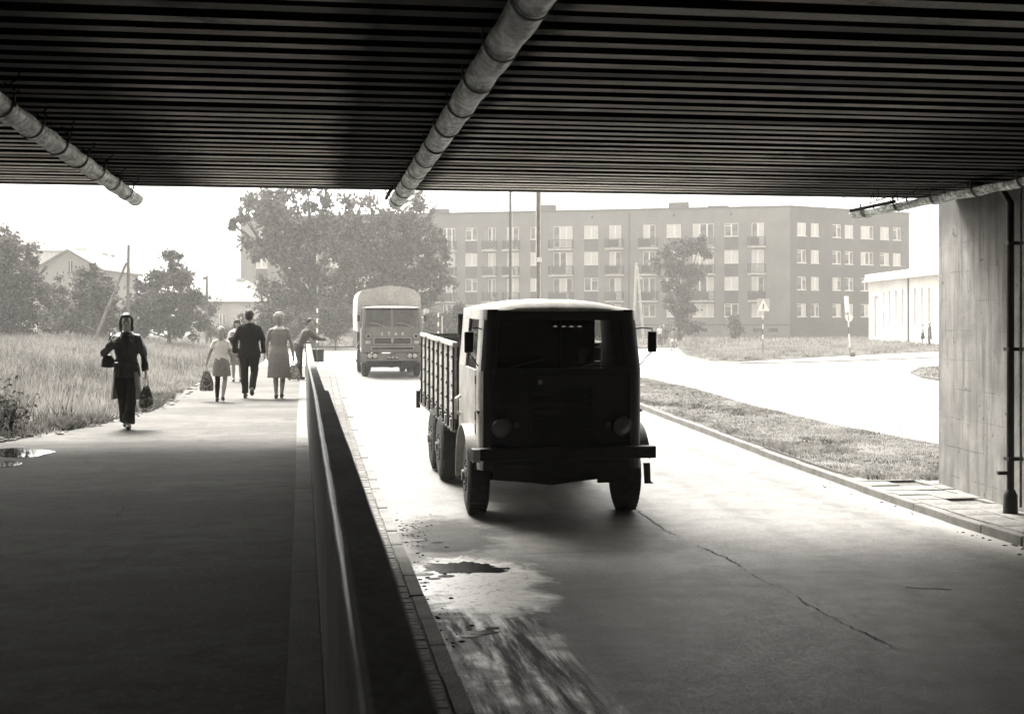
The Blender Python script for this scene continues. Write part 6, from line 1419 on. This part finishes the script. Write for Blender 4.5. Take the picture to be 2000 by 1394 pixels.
b = MB(); b.box(-.20, .20, .015, .03, zat(707, 34.5), zat(682.5, 34.5)); b.build('board', M['boardgrey'], t)

def bicycle(loc, rz, label):
    t = thing('bicycle', label, 'bicycle', loc, rz); r = .34
    for y in (-.52, .55):
        b = MB(); n = 28; b.loft([[Vector((0, y, r)) + (Vector((0, math.cos(a), math.sin(a))) * (r - .016 + .016 * math.cos(q)) + Vector((.016 * math.sin(q), 0, 0))) for q in [k * math.pi / 3 for k in range(6)]] for a in [2 * math.pi * k / n for k in range(n)]], close=True); w_ = b.build('wheel', M['tyre'], t, True)
        b = MB()
        for k in range(10): a = math.pi * k / 10; b.tube([(0, y - (r - .02) * math.cos(a), r - (r - .02) * math.sin(a)), (0, y + (r - .02) * math.cos(a), r + (r - .02) * math.sin(a))], .003, 4)
        b.cyl((0, y, r), (1, 0, 0), .025, .09, 8); b.build('spokes', M['chrome'], w_)
    b = MB()
    for p, q in (((0, -.52, r), (0, -.05, .30)), ((0, -.52, r), (0, -.18, .78)), ((0, -.05, .30), (0, -.2, .86)), ((0, -.05, .30), (0, .36, .75)), ((0, -.18, .78), (0, .34, .82)), ((0, .55, r), (0, .36, .78)), ((0, .36, .78), (0, .32, .95))): b.tube([p, q], .015, 6)
    b.build('frame', M['poledark'], t, True)
    b = MB(); b.tube([(-.27, .2, 1.0), (-.2, .3, 1.0), (0, .34, .96), (.2, .3, 1.0), (.27, .2, 1.0)], .013, 6); b.build('handlebar', M['chrome'], t, True)
    b = MB(); b.ell((0, -.2, .9), (.09, .13, .035), 12, 6); b.build('saddle', M['black'], t, True)
    b = MB(); b.tube([(-.09, -.0, .14), (-.08, -.05, .15), (.08, -.05, .15), (.08, -.05, .45), (.16, -.05, .45)], .012, 6); b.build('pedals', M['black'], t, True); return t
x, y = at(1315.5, 84); z = float(np.interp(y, _ry, _rz)) + .005
bicycle((x, y, z), -YAW + rad(6), 'bicycle ridden away by the cyclist near the tip of the lawn island')
person('cyclist in a grey top and white shorts riding away past the lawn island', 'person', (x, y, z + .02), -YAW + rad(6), 1.68,
  dict(lean=rad(16), le=(-.30, .14, 1.16), lh=(-.26, .34, 1.02), re=(.30, .14, 1.16), rh=(.26, .34, 1.02), lk=(-.13, .33, .62), la=(-.10, .12, .22), rk=(.13, .36, .82), ra=(.10, .1, .50), hipw=.10, fat=1.08),
  dict(top=('jacket', M['skirtgrey'], .95), legs=('skirt', M['whitecloth'], .80), hair=('short', M['hairbrown'])), .016)
x, y = at(1288, 97); z = float(np.interp(y, _ry, _rz)) + .08
person('distant person in a pale top standing with a bicycle right of the near lorry mirror', 'person', (x, y, z), rad(200), 1.62, {}, dict(top=('tee', M['whitecloth'], .98), legs=('trousers', M['greycloth'], 0), hair=('short', M['hairbrown'])), .018)
x, y = at(1296, 98); z = float(np.interp(y, _ry, _rz)) + .08
person('distant person in grey clothes standing by the bushes left of the cyclist', 'person', (x, y, z), rad(170), 1.62, {}, dict(top=('jacket', M['greycloth'], .85), legs=('trousers', M['greycloth'], 0), hair=('bob', M['hairfair'])), .018)
x, y = at(1279, 97); bicycle((x, y, float(np.interp(y, _ry, _rz)) + .08), rad(75), 'bicycle standing beside the distant person in a pale top')
x, y = at(1802, 98); z = float(np.interp(y, _ry, _rz)) + .17
person('distant person in a white top and dark skirt walking past the white hall', 'person', (x, y, z), rad(60), 1.66, {}, dict(top=('tee', M['whitecloth'], 1.0), legs=('skirt', M['suit'], .50), hair=('short', M['hairfair'])), .018)
x, y = at(1815.5, 97.5); z = float(np.interp(y, _ry, _rz)) + .17
person('distant person in a long dark coat walking past the white hall beside the abutment', 'person', (x, y, z), rad(70), 1.78, dict(fat=1.15), dict(top=('jacket', M['greycloth'], .45), legs=('trousers', M['suit'], 0), hair=('short', M['hairfair'])), .018)
b = MB(); 
# driver of the near lorry
dm = Matrix.LocRotScale(truck1.location, truck1.rotation_euler, None); dl = dm @ Vector((.60, 1.30, .72))
person('driver sitting at the wheel behind the windscreen of the near lorry', 'person', dl, R180 + rad(.7), 1.72,
  dict(le=(-.26, .22, 1.16), lh=(-.18, .46, 1.28), ldir=(.2, 1, .1), re=(.26, .22, 1.16), rh=(.18, .46, 1.28), rdir=(-.2, 1, .1), lcurl=1.3, rcurl=1.3, lk=(-.12, .46, .86), la=(-.12, .62, .45), rk=(.12, .46, .86), ra=(.12, .62, .45)),
  dict(top=('jacket', M['greycloth'], .84), legs=('trousers', M['denim'], 0), hair=('short', M['hairbrown'])), .012)

bpy.data.scenes.remove(_tmp)
